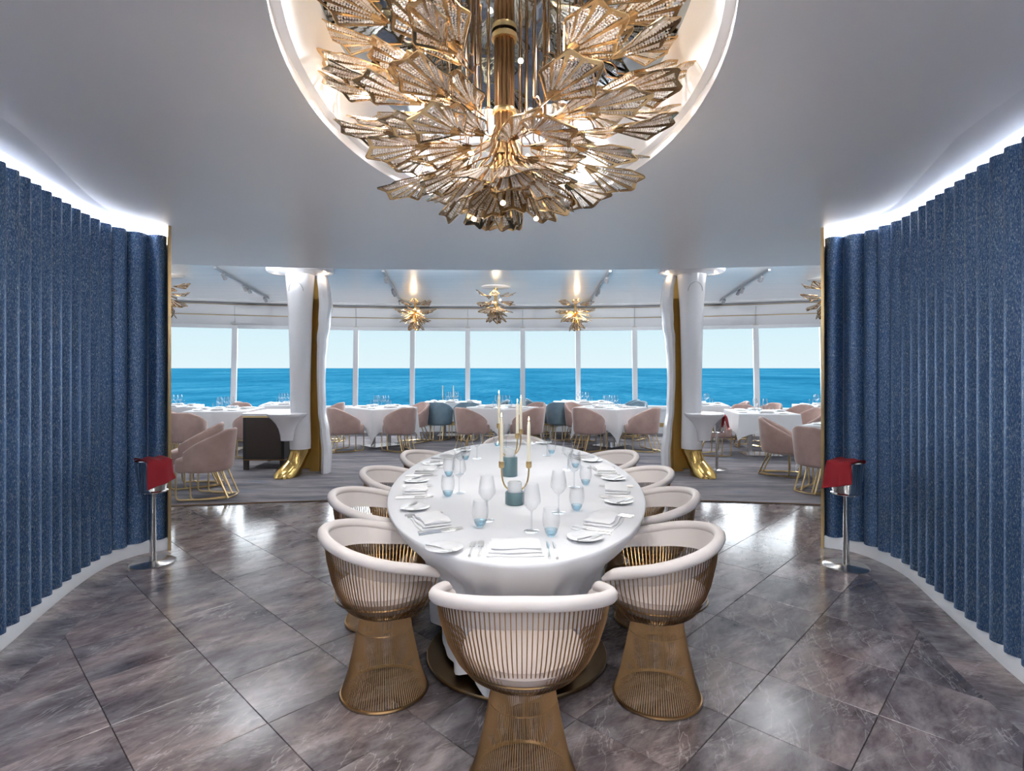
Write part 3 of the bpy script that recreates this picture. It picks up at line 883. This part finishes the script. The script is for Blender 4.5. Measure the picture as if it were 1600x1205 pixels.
candelabrum(.015, 3.10, [(-.073,.0,.205,.27), (.078,.0,.205,.25)], 'brass two-arm candle holder on a low teal jar, nearer on the table', .068)
candelabrum(-.015, 3.90, [(-.075,-.04,.34,.23), (.052,-.02,.27,.24), (.078,.06,.29,.24)], 'brass three-candle holder on a taller teal jar, farther on the table', .135)

# ------------------------------------------------------------------ ice buckets
def ice_bucket(x, y, hang, label, sc=1.0):
    r = empty('ice_bucket_stand', (x, y, 0)); tag(r, label, 'ice bucket')
    MB().lathe([(0,.0),(.155,.0),(.158,.006),(.150,.012),(.03,.016),(.024,.02),(0,.02)], 40).build('base', 'steel', r)
    MB().lathe([(.024,.018),(.022,.2),(.018,.52),(.016,.545)], 16).build('pole', 'steel', r)
    MB().lathe([(.0,.54),(.06,.54),(.098,.548),(.104,.556),(.098,.564),(.06,.56),(0,.558)], 36).build('tray', 'chrome', r)
    MB().lathe([(0,.56),(.088,.56),(.094,.566),(.118,.78),(.122,.785),(.122,.792),(.116,.792),(.112,.78),(.088,.58),(0,.575)], 40).build('bucket', 'chrome', r)
    for sg in (-1, 1):
        MB().tube([(sg*.113,.0,.72),(sg*.135,.0,.725),(sg*.140,.0,.745),(sg*.118,.0,.755)], .005, 6).build('handle', 'chrome', r)
    # red cloth: a folded strip lying over the rim and hanging down in direction hang
    a = R(hang); rows = []; rows2 = []
    prof = [(-.150,.70),(-.140,.75),(-.128,.792),(-.11,.803),(-.05,.806),(.03,.806),(.09,.808),(.124,.803),(.142,.785),(.152,.74),(.158,.69),(.163,.64),(.167,.625)]
    prof = prof[2:]
    for k, (q, z) in enumerate(prof):
        hw = .085+.018*max(0, k-5)/5; rw = []; rw2 = []
        for j in range(13):
            f = j/12*2-1; lat = hw*f
            lift = .0
            if k >= 6: qq = q + .012*sin(f*5+.6)*(k-5)/5 - .028*f*f*(1 if k < 9 else .7)
            else: qq = q
            zz = z + (.006*sin(f*6+k) if k < 6 else (.03*f if k > 8 else 0))
            X = qq*cos(a)-lat*sin(a); Y = qq*sin(a)+lat*cos(a)
            rw.append((X, Y, zz)); 
            s_ = .006
            rw2.append(((qq-s_*(1 if k > 6 else 0))*cos(a)-lat*sin(a), (qq-s_*(1 if k > 6 else 0))*sin(a)+lat*cos(a), zz-(.007 if k <= 6 else .003)))
        rows.append(rw); rows2.append(rw2)
    nb2 = MB(); full = [a_ + b_[::-1] for a_, b_ in zip(rows, rows2)]
    nb2.grid(full, closed_u=True); nb2.add(full[0], [tuple(range(26))]); nb2.add(full[-1], [tuple(range(26))])
    o = nb2.build('red_napkin', 'red_cloth', angle=70); o.location = (x, y, 0)
    return o
o = ice_bucket(-2.76, 4.30, -35, 'chrome ice bucket on a stand beside the left blue wall'); tag(o, 'dark red napkin draped over the ice bucket by the left blue wall', 'napkin', 'red napkins on ice buckets')
o = ice_bucket(2.52, 4.22, 215, 'chrome ice bucket on a stand beside the right blue wall'); tag(o, 'dark red napkin draped over the ice bucket by the right blue wall', 'napkin', 'red napkins on ice buckets')
o = ice_bucket(3.02, 8.25, -20, 'chrome ice bucket on a stand next to the right sculpted column'); tag(o, 'dark red napkin draped over the ice bucket by the right column', 'napkin', 'red napkins on ice buckets')

# ------------------------------------------------------------------ sculpted columns
def column(x, y, sg, label):
    """sg=+1: fin on the right of the shaft (left column), -1 mirrored"""
    r = empty('sculpted_column', (x, y, 0)); tag(r, label, 'column', 'sculpted columns')
    def loft(secs, n=28):
        b = MB(); rows = []
        for (cx, cy, rx, ry, z) in secs: rows.append([(sg*(cx+rx*cos(2*pi*i/n)), cy+ry*sin(2*pi*i/n), z) for i in range(n)])
        b.grid(rows, closed_u=True); b.add(rows[0], [tuple(range(n))]); b.add(rows[-1], [tuple(range(n))]); return b
    sh = [(0,0,r_,r_*1.04,z_) for r_, z_ in ((.138,.34),(.142,.45),(.140,.60),(.134,.85),(.134,1.1),(.140,1.5),(.148,1.85),(.156,2.15),(.166,2.4),(.182,2.62),(.20,2.84))]
    loft(sh).build('shaft', 'column_white', r)
    # arched seam near the top of the shaft
    MB().tube([(sg*(.0+.10*cos(t)), -.155-.036*sin(t), 2.56+.12*sin(t)) for t in [pi*i/14 for i in range(15)]], .004, 5).build('arched_seam', 'track_grey', r)
    # boot: ankle, shaft, toe
    bt = [(0,0,.142,.148,.37),(0,0,.140,.146,.33),(-.03,-.02,.13,.15,.24),(-.05,-.05,.12,.16,.15),(-.07,-.10,.12,.20,.09),(-.08,-.13,.12,.24,.045),(-.08,-.13,.12,.245,.012)]
    loft(bt).build('boot', 'boot_gold', r)
    toe = MB()
    n = 20; rows = []
    for k in range(9):
        t = k/8; cy = -.05-.34*t; w = .115*sqrt(max(.02, 1-(max(0, t-.45)/.58)**2)); h = .20*(1-t)**1.3+.085*sqrt(max(.02, 1-t**4))
        rows.append([(sg*(-.06-.10*t+w*cos(2*pi*i/n)), cy, .012+h*.5+h*.5*sin(2*pi*i/n)) for i in range(n)])
    toe.grid(rows, closed_u=True); toe.add(rows[-1], [tuple(range(n))]); toe.add(rows[0], [tuple(range(n))])
    toe.build('boot_toe', 'boot_gold', r)
    # small table flaring out of the shin
    MB().lathe([(.085,.50),(.095,.58),(.115,.66),(.15,.73),(.20,.79),(.245,.83),(.262,.855),(.264,.872),(.258,.878),(0,.880)], 40, (sg*-.13, -.13)).build('shelf_table', 'column_white', r)
    # flowing fin with a gold lining
    zs = [.012+2.80*i/40 for i in range(41)]
    def lerp_tab(pts, z):
        for (a, ra), (b, rb) in zip(pts, pts[1:]):
            if a <= z <= b:
                t = (z-a)/(b-a); t = t*t*(3-2*t); return ra+(rb-ra)*t
        return pts[-1][1]
    def finR(z): return lerp_tab([(0,.385),(.33,.395),(.6,.36),(.9,.315),(1.3,.305),(1.64,.312),(1.9,.335),(2.15,.375),(2.4,.405),(2.6,.385),(2.86,.32)], z)
    def finT(z): return lerp_tab([(0,.10),(.33,.10),(.9,.078),(1.64,.092),(2.0,.12),(2.4,.15),(2.65,.14),(2.86,.115)], z)
    shell = MB(); lining = MB()
    ro, ri, rm = [], [], []
    for z in zs:
        Rr = finR(z); T = finT(z); o_, i_, m_ = [], [], []
        for k in range(19):
            a = R(-14)+(R(128)-R(-14))*k/18; fl_ = min(1, (18-k)/10)
            tt = .03+(T-.03)*max(0, 1-k/9)
            o_.append((sg*(.0+Rr*cos(a)), .10+Rr*sin(a)*.95, z)); i_.append((sg*(.0+(Rr-tt)*cos(a)), .10+(Rr-tt)*sin(a)*.95, z))
            if k == 0: m_ = (sg*(.0+(Rr-tt*.5)*cos(a)), .10+(Rr-tt*.5)*sin(a)*.95-.035, z)
        ro.append(o_); ri.append(i_); rm.append(m_)
    shell.grid(ro); lining.grid(ri)
    shell.grid([[a_[0] for a_ in ro], rm, [b_[0] for b_ in ri]]); shell.grid([[a_[-1] for a_ in ro], [b_[-1] for b_ in ri]])
    shell.add(ro[0]+ri[0][::-1], [tuple(range(38))])
    f = shell.build('fin', 'column_white', r, angle=50)
    lining.build('fin_lining', 'gold_paint', f)
    # gold heel block between shaft and fin
    MB().box(*sorted((sg*.06, sg*.20)), .20, .24, .012, 2.5).build('gold_spine', 'gold_paint', r, smooth=False)
    # ceiling flange
    MB().lathe([(.20,2.80),(.36,2.815),(.44,2.835),(.455,2.86),(.45,2.90),(.30,2.945),(0,2.945)], 56, (0, .02)).build('ceiling_flange', 'column_white', r)
    lamp('column_glow', 'POINT', (x+sg*.36, y-.02, 2.78), .22, (1,.72,.45), shadow_soft_size=.02)
    lamp('column_glow', 'POINT', (x-sg*.33, y-.05, 2.78), .22, (1,.72,.45), shadow_soft_size=.02)
    return r
column(-2.97, 7.85, 1, 'white and gold boot-footed column left of the room, beside the black sideboard')
column(2.52, 7.85, -1, 'white and gold boot-footed column right of the room, beside the ice bucket')

# ------------------------------------------------------------------ sideboard
sb = empty('sideboard', (-3.62, 8.58, 0)); tag(sb, 'black sideboard with pale stone top and brass edging beside the left column', 'sideboard')
MB().box(-.30,.30,-.43,.43,.165,.775).build('body', 'black_wood', sb, smooth=False)
MB().box(-.255,.255,-.437,-.428,.20,.755).build('front_panel', 'black_frame', sb, smooth=False)
MB().box(-.31,.31,-.44,.44,.80,.835).build('top', 'counter_white', sb, smooth=False)
MB().box(-.305,.305,-.436,.436,.775,.80).build('top_edging', 'brass', sb, smooth=False)
MB().box(-.30,.30,-.433,.433,.150,.168).build('bottom_edging', 'brass_dark', sb, smooth=False)
for a in (-1, 1):
    for b in (-1, 1):
        MB().box(a*.265-.03, a*.265+.03, b*.40-.03, b*.40+.03, .010, .150).build('leg', 'black_frame', sb, smooth=False)

# ------------------------------------------------------------------ velvet barrel chairs
def barrel_chair(m, nm):
    root = empty(nm)
    LIM = R(118); NP = 30
    def top(p):
        t = min(1, abs(p)/LIM); return .79 - .24*(max(0, t-.18)/.82)**1.25
    rows = []
    for i in range(NP+1):
        p = -LIM+2*LIM*i/NP; a = pi-p; zt_ = top(p)
        def P(r, z):
            lean = 1+.16*(z-.31)/.45
            return (r*cos(a)*lean*1.0, r*sin(a)*lean*.98, z)
        rows.append([P(.235,.315), P(.265,.325), P(.275,.36), P(.275, .36+(zt_-.36)*.5), P(.275,zt_-.02), P(.266,zt_), P(.25,zt_+.006), P(.236,zt_-.004), P(.228,zt_-.03), P(.222,.40), P(.222,.315)])
    b = MB().grid(rows, closed_u=True); b.add(rows[0], [tuple(range(11))]); b.add(rows[-1], [tuple(range(11))])
    b.build('back_shell', m, root, angle=60)
    # seat: D shape
    out = []
    for i in range(33):
        a = pi-LIM+2*LIM*i/32; out.append((.228*cos(a), .228*sin(a)))
    out += [(.22,-.222),(.26,-.20),(.275,-.12),(.278,0),(.275,.12),(.26,.20),(.22,.222)][::1] if False else []
    fr = [(.20,.225),(.25,.205),(.272,.13),(.277,0),(.272,-.13),(.25,-.205),(.20,-.225)]
    if out[-1][1] < 0: fr = fr[::-1]
    out += fr
    sm = MB(); rows = []
    for (k, z) in ((.93,.315),(1,.335),(1,.44),(.97,.465),(.85,.478),(.4,.484)):
        rows.append([(x*k, y*k, z) for x, y in out])
    sm.grid(rows, closed_u=True); sm.add(rows[0], [tuple(range(len(out)))]); sm.add(rows[-1], [tuple(range(len(out)))])
    sm.build('seat', m, root, angle=50)
    # sled legs: two per side
    for sgn in (-1, 1):
        for (fx, fy, bx, by) in ((.22,.235,-.30,.13), (.08,.20,-.26,.07)):
            z0 = .019
            pts = [(fx, sgn*fy, .33), (fx, sgn*fy, .06), (fx-.012, sgn*fy, .03), (fx-.045, sgn*fy, z0)]
            for t in (.25,.5,.75): pts.append((fx+(bx-fx)*t, sgn*(fy+(by-fy)*t**1.8), z0))
            pts += [(bx+.03, sgn*(by+.008), z0), (bx, sgn*by, .03), (bx+.02, sgn*by, .07), (bx+.13, sgn*(by+.0), .33)]
            MB().tube(pts, .0095, 7).build('leg', 'brass', root)
    MB().tube([(-.29,-.135,.019),(-.31,-.06,.019),(-.315,0,.019),(-.31,.06,.019),(-.29,.135,.019)], .009, 6).build('stretcher', 'brass', root)
    return root
P_pink = Proto(barrel_chair('velvet_pink', 'velvet_chair'))
P_blue = Proto(barrel_chair('velvet_blue', 'velvet_chair'))
CZ0 = .010
# ------------------------------------------------------------------ restaurant tables
def square_cloth(w, d, drop, corner, seedv):
    b = MB(); n = 18; per = []
    hw, hd = w/2, d/2
    for k in range(n): per.append((-hw+w*k/n, -hd, 0))
    for k in range(n): per.append((hw, -hd+d*k/n, 1))
    for k in range(n): per.append((hw-w*k/n, hd, 2))
    for k in range(n): per.append((-hw, hd-d*k/n, 3))
    rows = []
    for (f, z) in ((.4,.752),(.985,.752),(1.0,.747),(1.004,.73)):
        rows.append([(x*f, y*f, z) for x, y, s in per])
    M_ = len(per)
    for t in (.2,.4,.6,.8,1.0):
        rw = []
        for i, (x, y, s) in enumerate(per):
            q = (i % n)/n; cr_ = abs(q-.5)*2; c8 = cr_**5
            L_ = drop+(corner-drop)*c8
            fold = (sin(i*.9+seedv)*.6+sin(i*1.7+seedv*2)*.4)*.014*t
            out_ = (.012 + .05*c8)*t + fold
            ln_ = sqrt(x*x+y*y)
            nx_, ny_ = [(0,-1),(1,0),(0,1),(-1,0)][s]
            if cr_ > .8: nx_, ny_ = x/ln_, y/ln_
            rw.append((x*1.004+nx_*out_, y*1.004+ny_*out_, .73-L_*t))
        rows.append(rw)
    b.grid(rows, closed_u=True); b.add(rows[0], [tuple(range(M_))])
    return b.mesh('tablecloth', 'linen', angle=75)
P_rtab = []
def make_table(w, d):
    r = empty('restaurant_table')
    MB().box(-w/2+.01, w/2-.01, -d/2+.01, d/2-.01, .715, .744).build('tabletop', 'black_wood', r, smooth=False)
    for y in (-.17, .17):
        MB().lathe([(.045,.03),(.045,.715)], 16, (y, 0)).build('post', 'steel', r)
    bs = MB().box(-.30,.30,-.24,.24,.0105,.032); bs.build('base_plate', 'chrome', r, smooth=False)
    return r
tables_made = {}
cloths = {}
def lo_wine():
    r = empty('wine_glass')
    MB().lathe([(0,.002),(.034,.002),(.012,.007),(.004,.012),(.004,.09),(.008,.097)], 10, cap=False).build('foot_and_stem', 'glass_foot', r)
    MB().lathe([(.008,.097),(.036,.125),(.043,.145),(.038,.18),(.031,.222)], 12, cap=False).build('bowl', 'glass', r)
    return r
def lo_tum():
    r = empty('water_tumbler')
    MB().lathe([(.030,.030),(.040,.07),(.034,.125)], 12, cap=False).build('body', 'glass', r)
    MB().lathe([(0,.002),(.018,.002),(.028,.018),(.031,.032)], 12, cap=False).build('blue_base', 'glass_blue', r)
    return r
P_lw, P_lt = Proto(lo_wine()), Proto(lo_tum())
P_side = Proto(MB().lathe([(0,.004),(.06,.004),(.085,.012),(.088,.014),(.06,.008),(0,.007)], 20).build('side_plate', 'porcelain'))
def rtable(x, y, deg, w, d, where, glasses=8, napk=4, drop=.34, corner=.60):
    key = (w, d)
    if key not in tables_made: tables_made[key] = Proto(make_table(w, d))
    t = tables_made[key].place((x, y, 0), R(deg), 'square pedestal table under white cloth, %s' % where, 'table', 'restaurant tables')
    if (w, d, drop) not in cloths: cloths[(w, d, drop)] = square_cloth(w, d, drop, corner, len(cloths)*1.3)
    c = link('tablecloth', cloths[(w, d, drop)], None, (x, y, 0), R(deg)); tag(c, 'white square tablecloth on the table %s' % where, 'tablecloth', 'restaurant tablecloths')
    a = R(deg)
    def pt(u, v): return (x+u*cos(a)-v*sin(a), y+u*sin(a)+v*cos(a), .7535)
    def side(p):
        b = math.degrees(atan2(p[1]-y, p[0]-x)) % 360
        return ('right', 'far right', 'far', 'far left', 'left', 'near left', 'near', 'near right')[int((b+22.5)//45) % 8] + ' side'
    for i in range(napk):
        q = i*pi/2; u, v = .30*w*cos(q), .30*d*sin(q)
        p_ = pt(u*1.05, v*1.05); P_nap.place(p_, a+q-pi/2, 'folded napkin, %s of the table %s' % (side(p_), where), 'napkin', 'napkins on the table %s' % where)
        u2, v2 = .36*w*cos(q)-.24*sin(q), .36*d*sin(q)+.24*cos(q)
        p_ = pt(u2, v2); P_side.place(p_, 0, 'side plate, %s of the table %s' % (side(p_), where), 'plate', 'side plates on the table %s' % where)
    for i in range(glasses):
        q = i*2*pi/glasses+.5; rr = (.17 if i % 2 else .11)
        p_ = pt(rr*cos(q), rr*sin(q))
        if i % 2: P_lt.place(p_, 0, 'water tumbler, %s of the table %s' % (side(p_), where), 'glass', 'tumblers on the table %s' % where)
        else: P_lw.place(p_, 0, 'stemmed wine glass, %s of the table %s' % (side(p_), where), 'glass', 'wine glasses on the table %s' % where)
def pink(x, y, deg, label): P_pink.place((x, y, CZ0), R(deg), label, 'chair', 'pink velvet chairs')
def blue(x, y, deg, label): P_blue.place((x, y, CZ0), R(deg), label, 'chair', 'blue velvet chairs')

W_ = {'A': 'cut off by the left blue wall', 'T2': 'behind the black sideboard', 'T3': 'by the far left window', 'T4': 'by the window behind the left column',
      'TL': 'set cornerwise beside the left column', 'TC': 'straight behind the tall candles', 'TR': 'set cornerwise beside the right column',
      'BL': 'by the window left of centre', 'BR': 'by the window right of centre',
      'T5': 'with the exposed chrome base', 'T6': 'cut off by the right blue wall', 'T7': 'by the window behind the right column', 'T8': 'by the far right window'}
rtable(-4.82, 6.75, 45, .92, .92, W_['A'], 4)
rtable(-5.2, 10.15, 8, 1.05, 1.05, W_['T2'], 10)
rtable(-6.62, 10.95, 20, .92, .92, W_['T3'])
rtable(-4.7, 11.65, 15, .92, .92, W_['T4'], 10)
rtable(-2.5, 10.68, 45, .98, .98, W_['TL'], 10)
rtable(-.18, 10.68, 45, .98, .98, W_['TC'], 8)
rtable(1.88, 10.68, 45, .98, .98, W_['TR'], 10)
rtable(-1.32, 12.3, 0, 1.25, .75, W_['BL'], 10)
rtable(1.56, 12.3, 0, 1.25, .75, W_['BR'], 10)
rtable(4.25, 9.58, -8, .95, 1.05, W_['T5'], 8, 4, .30, .42)
rtable(4.48, 7.3, 42, .98, .98, W_['T6'], 4)
rtable(3.95, 11.6, -12, .92, .92, W_['T7'], 8)
rtable(6.1, 11.05, -20, .92, .92, W_['T8'])
# window candles on the back-left table
for k, (x, y) in enumerate([(-1.50, 12.1), (-1.27, 12.14)]):
    r = empty('candlestick', (x, y, .7535)); tag(r, '%s slim white candle on the window table left of centre' % ['left', 'right'][k], 'candle', 'slim window-table candles')
    MB().lathe([(0,0),(.03,0),(.03,.006),(.006,.012),(.006,.10),(.013,.11),(.013,.13),(0,.13)], 12).build('holder', 'brass', r)
    MB().lathe([(.010,.12),(.010,.36),(.004,.37),(0,.373)], 10).build('taper_candle', 'candle', r)

pink(-3.52, 6.45, 182, 'pink velvet chair with brass sled legs in front, nearest the left ice bucket')
pink(-3.98, 7.05, 196, 'pink velvet chair just behind the nearest left chair, facing left')
pink(-5.2, 8.95, 100, 'pink velvet chair with its back to us, seen over the cut-off left table')
pink(-4.35, 9.35, 140, 'pink velvet chair partly hidden by the left edge of the black sideboard')
pink(-6.04, 9.95, 8, 'pink velvet chair on the left side of the table behind the sideboard')
pink(-5.42, 10.98, -85, 'pink velvet chair at the window side of the table behind the sideboard')
pink(-5.42, 11.6, 5, 'pink velvet chair at the window table left of the left column')
pink(-3.72, 11.35, 170, 'pink velvet chair seen at the right edge of the left column')
pink(-2.98, 10.02, 48, 'pink velvet chair front left of the cornerwise table by the left column')
pink(-2.02, 10.05, 132, 'pink velvet chair front right of the cornerwise table by the left column')
pink(-1.97, 11.2, 225, 'pink velvet chair at the far right side of the table by the left column')
pink(-.72, 10.05, 46, 'pink velvet chair left of the candles at the central table')
pink(.28, 10.05, 134, 'pink velvet chair right of the candles at the central table')
pink(.37, 11.22, 225, 'pink velvet chair at the far right side of the central table')
pink(1.38, 10.05, 47, 'pink velvet chair front left of the cornerwise table by the right column')
pink(2.35, 10.05, 133, 'pink velvet chair front right of the cornerwise table by the right column')
pink(1.36, 11.2, -45, 'pink velvet chair at the far left side of the table by the right column')
pink(3.42, 9.55, 5, 'pink velvet chair behind the ice bucket of the right column')
pink(5.12, 9.75, 186, 'pink velvet chair on the right side of the table with the chrome base')
pink(5.0, 11.05, 200, 'pink velvet chair beyond the right corner of the table with the chrome base')
pink(5.3, 10.38, 215, 'pink velvet chair beyond the chrome-based table, close to the far right window table')
pink(4.42, 10.5, -90, 'pink velvet chair at the far side of the table with the chrome base')
pink(4.65, 11.75, 170, 'pink velvet chair on the right of the window table behind the right column')
pink(3.72, 6.75, 28, 'pink velvet chair in front, nearest the end of the right blue wall')
pink(3.77, 7.78, -28, 'pink velvet chair behind the nearest right chair, facing right')
blue(-1.52, 11.63, 86, 'grey-blue velvet chair with its back to us at the left window table, left one')
blue(-.93, 11.63, 96, 'grey-blue velvet chair with its back to us at the left window table, right one')
blue(-.38, 12.3, 180, 'grey-blue velvet chair at the right end of the left window table')
blue(1.0, 11.68, 80, 'grey-blue velvet chair with its back to us at the right window table')
blue(.60, 12.08, 18, 'grey-blue velvet chair at the near left corner of the right window table')
blue(.62, 12.68, 0, 'grey-blue velvet chair at the far left corner of the right window table')
blue(2.5, 12.3, 190, 'grey-blue velvet chair at the right end of the right window table')
blue(2.5, 11.62, 215, 'grey-blue velvet chair at the near right corner of the right window table')

# ------------------------------------------------------------------ small chandeliers
sl_plate, sl_cr = leaf_meshes('leaf', .27, R(30), 4, 4, True, .022, .03, .006)
def small_chandelier(x, y, label, drop=.34, spiky=False, canopy=True):
    r = empty('small_chandelier', (x, y, FZ)); tag(r, label, 'chandelier', 'small leaf chandeliers')
    if canopy: MB().lathe([(0,0),(.26,0),(.26,-.012),(.25,-.018),(0,-.020)], 40).build('canopy', 'column_white', r)
    MB().lathe([(.028,-.01),(.028,-drop),(.05,-drop-.03),(.03,-drop-.07),(0,-drop-.075)], 14).build('stem', 'gold', r)
    rnd = random.Random(int(abs(x)*100)+3)
    def lf(az, rad, z, pit):
        o = link('leaf', sl_plate, r)
        o.matrix_local = Matrix.Translation((rad*cos(az), rad*sin(az), z)) @ Matrix.Rotation(az, 4, 'Z') @ Matrix.Rotation(-pit, 4, 'Y') @ Matrix.Rotation(rnd.uniform(-.4,.4), 4, 'X')
        c = link('crystal_strips', sl_cr, o); tag(c, kind='stuff')
    for (z, rad, n_, pit) in (((-.16,.10,5,R(10)), (-.28,.08,7,R(-8)), (-drop,.05,8,R(-34)), (-drop-.04,.03,5,R(-66))) if not spiky else ((-.10,.12,8,R(14)), (-.22,.16,9,R(-4)), (-drop,.08,9,R(-30)), (-drop-.05,.03,6,R(-66)))):
        for i in range(n_): lf(2*pi*i/n_+rnd.uniform(-.2,.2)+z*9, rad, z+rnd.uniform(-.02,.02), pit+rnd.uniform(-.15,.15))
    if spiky:
        sp = MB()
        for i in range(64):
            a = rnd.uniform(0, 2*pi); b = rnd.uniform(-1.3, .5); q = rnd.uniform(.28,.42)
            sp.tube([(0,0,-.26), (q*cos(a)*cos(b), q*sin(a)*cos(b), -.26+q*.8*sin(b))], .005, 4)
        tag(sp.build('gold_rods', 'gold', r), kind='stuff')
    MB().lathe([(0,-.02),(.02,0),(0,.02)], 8).build('bulb', 'bulb', r).location = (0.08, -.05, -.24)
    lamp('small_chandelier_lamp', 'POINT', (x, y-.2, FZ-.30), 1.5, (1,.80,.52), shadow_soft_size=.06)
small_chandelier(-.29, 10.0, 'small gold leaf chandelier with white canopy at the centre of the dining room', .36)
small_chandelier(-2.08, 12.05, 'small spiky gold chandelier left of the central one, above the windows', .34, True, False)
small_chandelier(1.37, 12.05, 'small spiky gold chandelier right of the central one, above the windows', .34, True, False)
small_chandelier(-5.42, 8.75, 'small gold leaf chandelier cut off by the left blue wall', .36)
small_chandelier(5.10, 9.1, 'small gold leaf chandelier cut off by the right blue wall', .36)

# ------------------------------------------------------------------ track lights
def track(a, b, label):
    r = empty('track_light', (a[0], a[1], FZ)); tag(r, label, 'track light', 'ceiling track lights')
    dx, dy = b[0]-a[0], b[1]-a[1]; ln = sqrt(dx*dx+dy*dy); ux, uy = dx/ln, dy/ln; px, py = -uy, ux
    bmx = MB(); q = []
    for z in (-.045, -.015):
        for (s, t) in ((0,-.018),(ln,-.018),(ln,.018),(0,.018)): q.append((ux*s+px*t, uy*s+py*t, z))
    bmx.add(q, [(0,1,2,3),(4,5,6,7),(0,1,5,4),(1,2,6,5),(2,3,7,6),(3,0,4,7)]); bmx.build('rail', 'track_grey', r, smooth=False)
    for s in (.05*ln, .5*ln, .95*ln):
        MB().tube([(ux*s, uy*s, 0), (ux*s, uy*s, -.02)], .01, 6).build('ceiling_mount', 'track_grey', r)
    for s in (.12*ln, .46*ln, .54*ln, .9*ln):
        h = MB(); h.tube([(ux*s, uy*s, -.045), (ux*s, uy*s, -.075)], .008, 6)
        h.tube([(ux*s, uy*s-.03, -.06), (ux*s+.0, uy*s+.05, -.115)], [.026, .034], 10)
        hd = h.build('spot_head', 'track_grey', r)
        sp = lamp('track_spot', 'SPOT', (a[0]+ux*s, a[1]+uy*s, FZ-.13), 24, (.96,.98,1), (0,0,0), spot_size=R(125), spot_blend=.9, shadow_soft_size=.05)
track((-4.2,7.9), (-5.0,11.5), 'ceiling track with spots left of the left column')
track((-1.89,8.2), (-2.38,12.0), 'ceiling track with spots right of the left column')
track((1.44,8.2), (1.66,12.0), 'ceiling track with spots left of the right column')
track((3.73,8.1), (4.4,11.8), 'ceiling track with spots right of the right column')

# ------------------------------------------------------------------ unseen floor uplights added behind the camera to brighten the ceiling
for k_, x in enumerate((-1.55, 1.45)):
    r = empty('added_uplight', (x, -1.3, 0)); tag(r, 'added brass floor uplight by the %s wall, unseen behind the camera' % ('left', 'right')[k_], 'floor lamp', 'added uplights behind the camera')
    MB().lathe([(0,0),(.15,0),(.15,.015),(.03,.03),(.012,.05)], 32).build('base', 'brass_dark', r)
    MB().lathe([(.012,.03),(.012,1.78)], 12).build('pole', 'brass', r)
    MB().lathe([(.015,1.76),(.08,1.80),(.15,1.88),(.155,1.885),(.14,1.88),(.07,1.81),(.0,1.79)], 32).build('bowl', 'brass', r)
    lamp('added_uplight_lamp', 'SPOT', (x, -1.3, 1.90), 175, (1,.98,.96), (pi, 0, 0), spot_size=R(160), spot_blend=.6, shadow_soft_size=.06)

# hidden spots added behind the soffit edge to brighten the dining-room ceiling
nm_ = ['leftmost', 'second from the left', 'third from the left', 'third from the right', 'second from the right', 'rightmost']
for i, x in enumerate((-5.4, -3.3, -1.1, 1.1, 3.3, 5.4)):
    y = 6.80 - .026*x*x
    r = empty('added_soffit_spot', (x, y, FZ)); tag(r, 'small added spotlight hidden behind the soffit edge, %s' % nm_[i], 'light', 'added spotlights behind the soffit')
    MB().tube([(0, 0, 0), (0, 0, -.19)], .008, 6).build('mount', 'track_grey', r)
    MB().tube([(0, -.03, -.20), (0, .05, -.19)], [.03, .04], 12).build('head', 'track_grey', r)
    lamp('added_soffit_spot_lamp', 'SPOT', (x, y+.07, FZ-.19), 125, (.96,.98,1), (R(127), 0, 0), spot_size=R(105), spot_blend=.8, shadow_soft_size=.04)
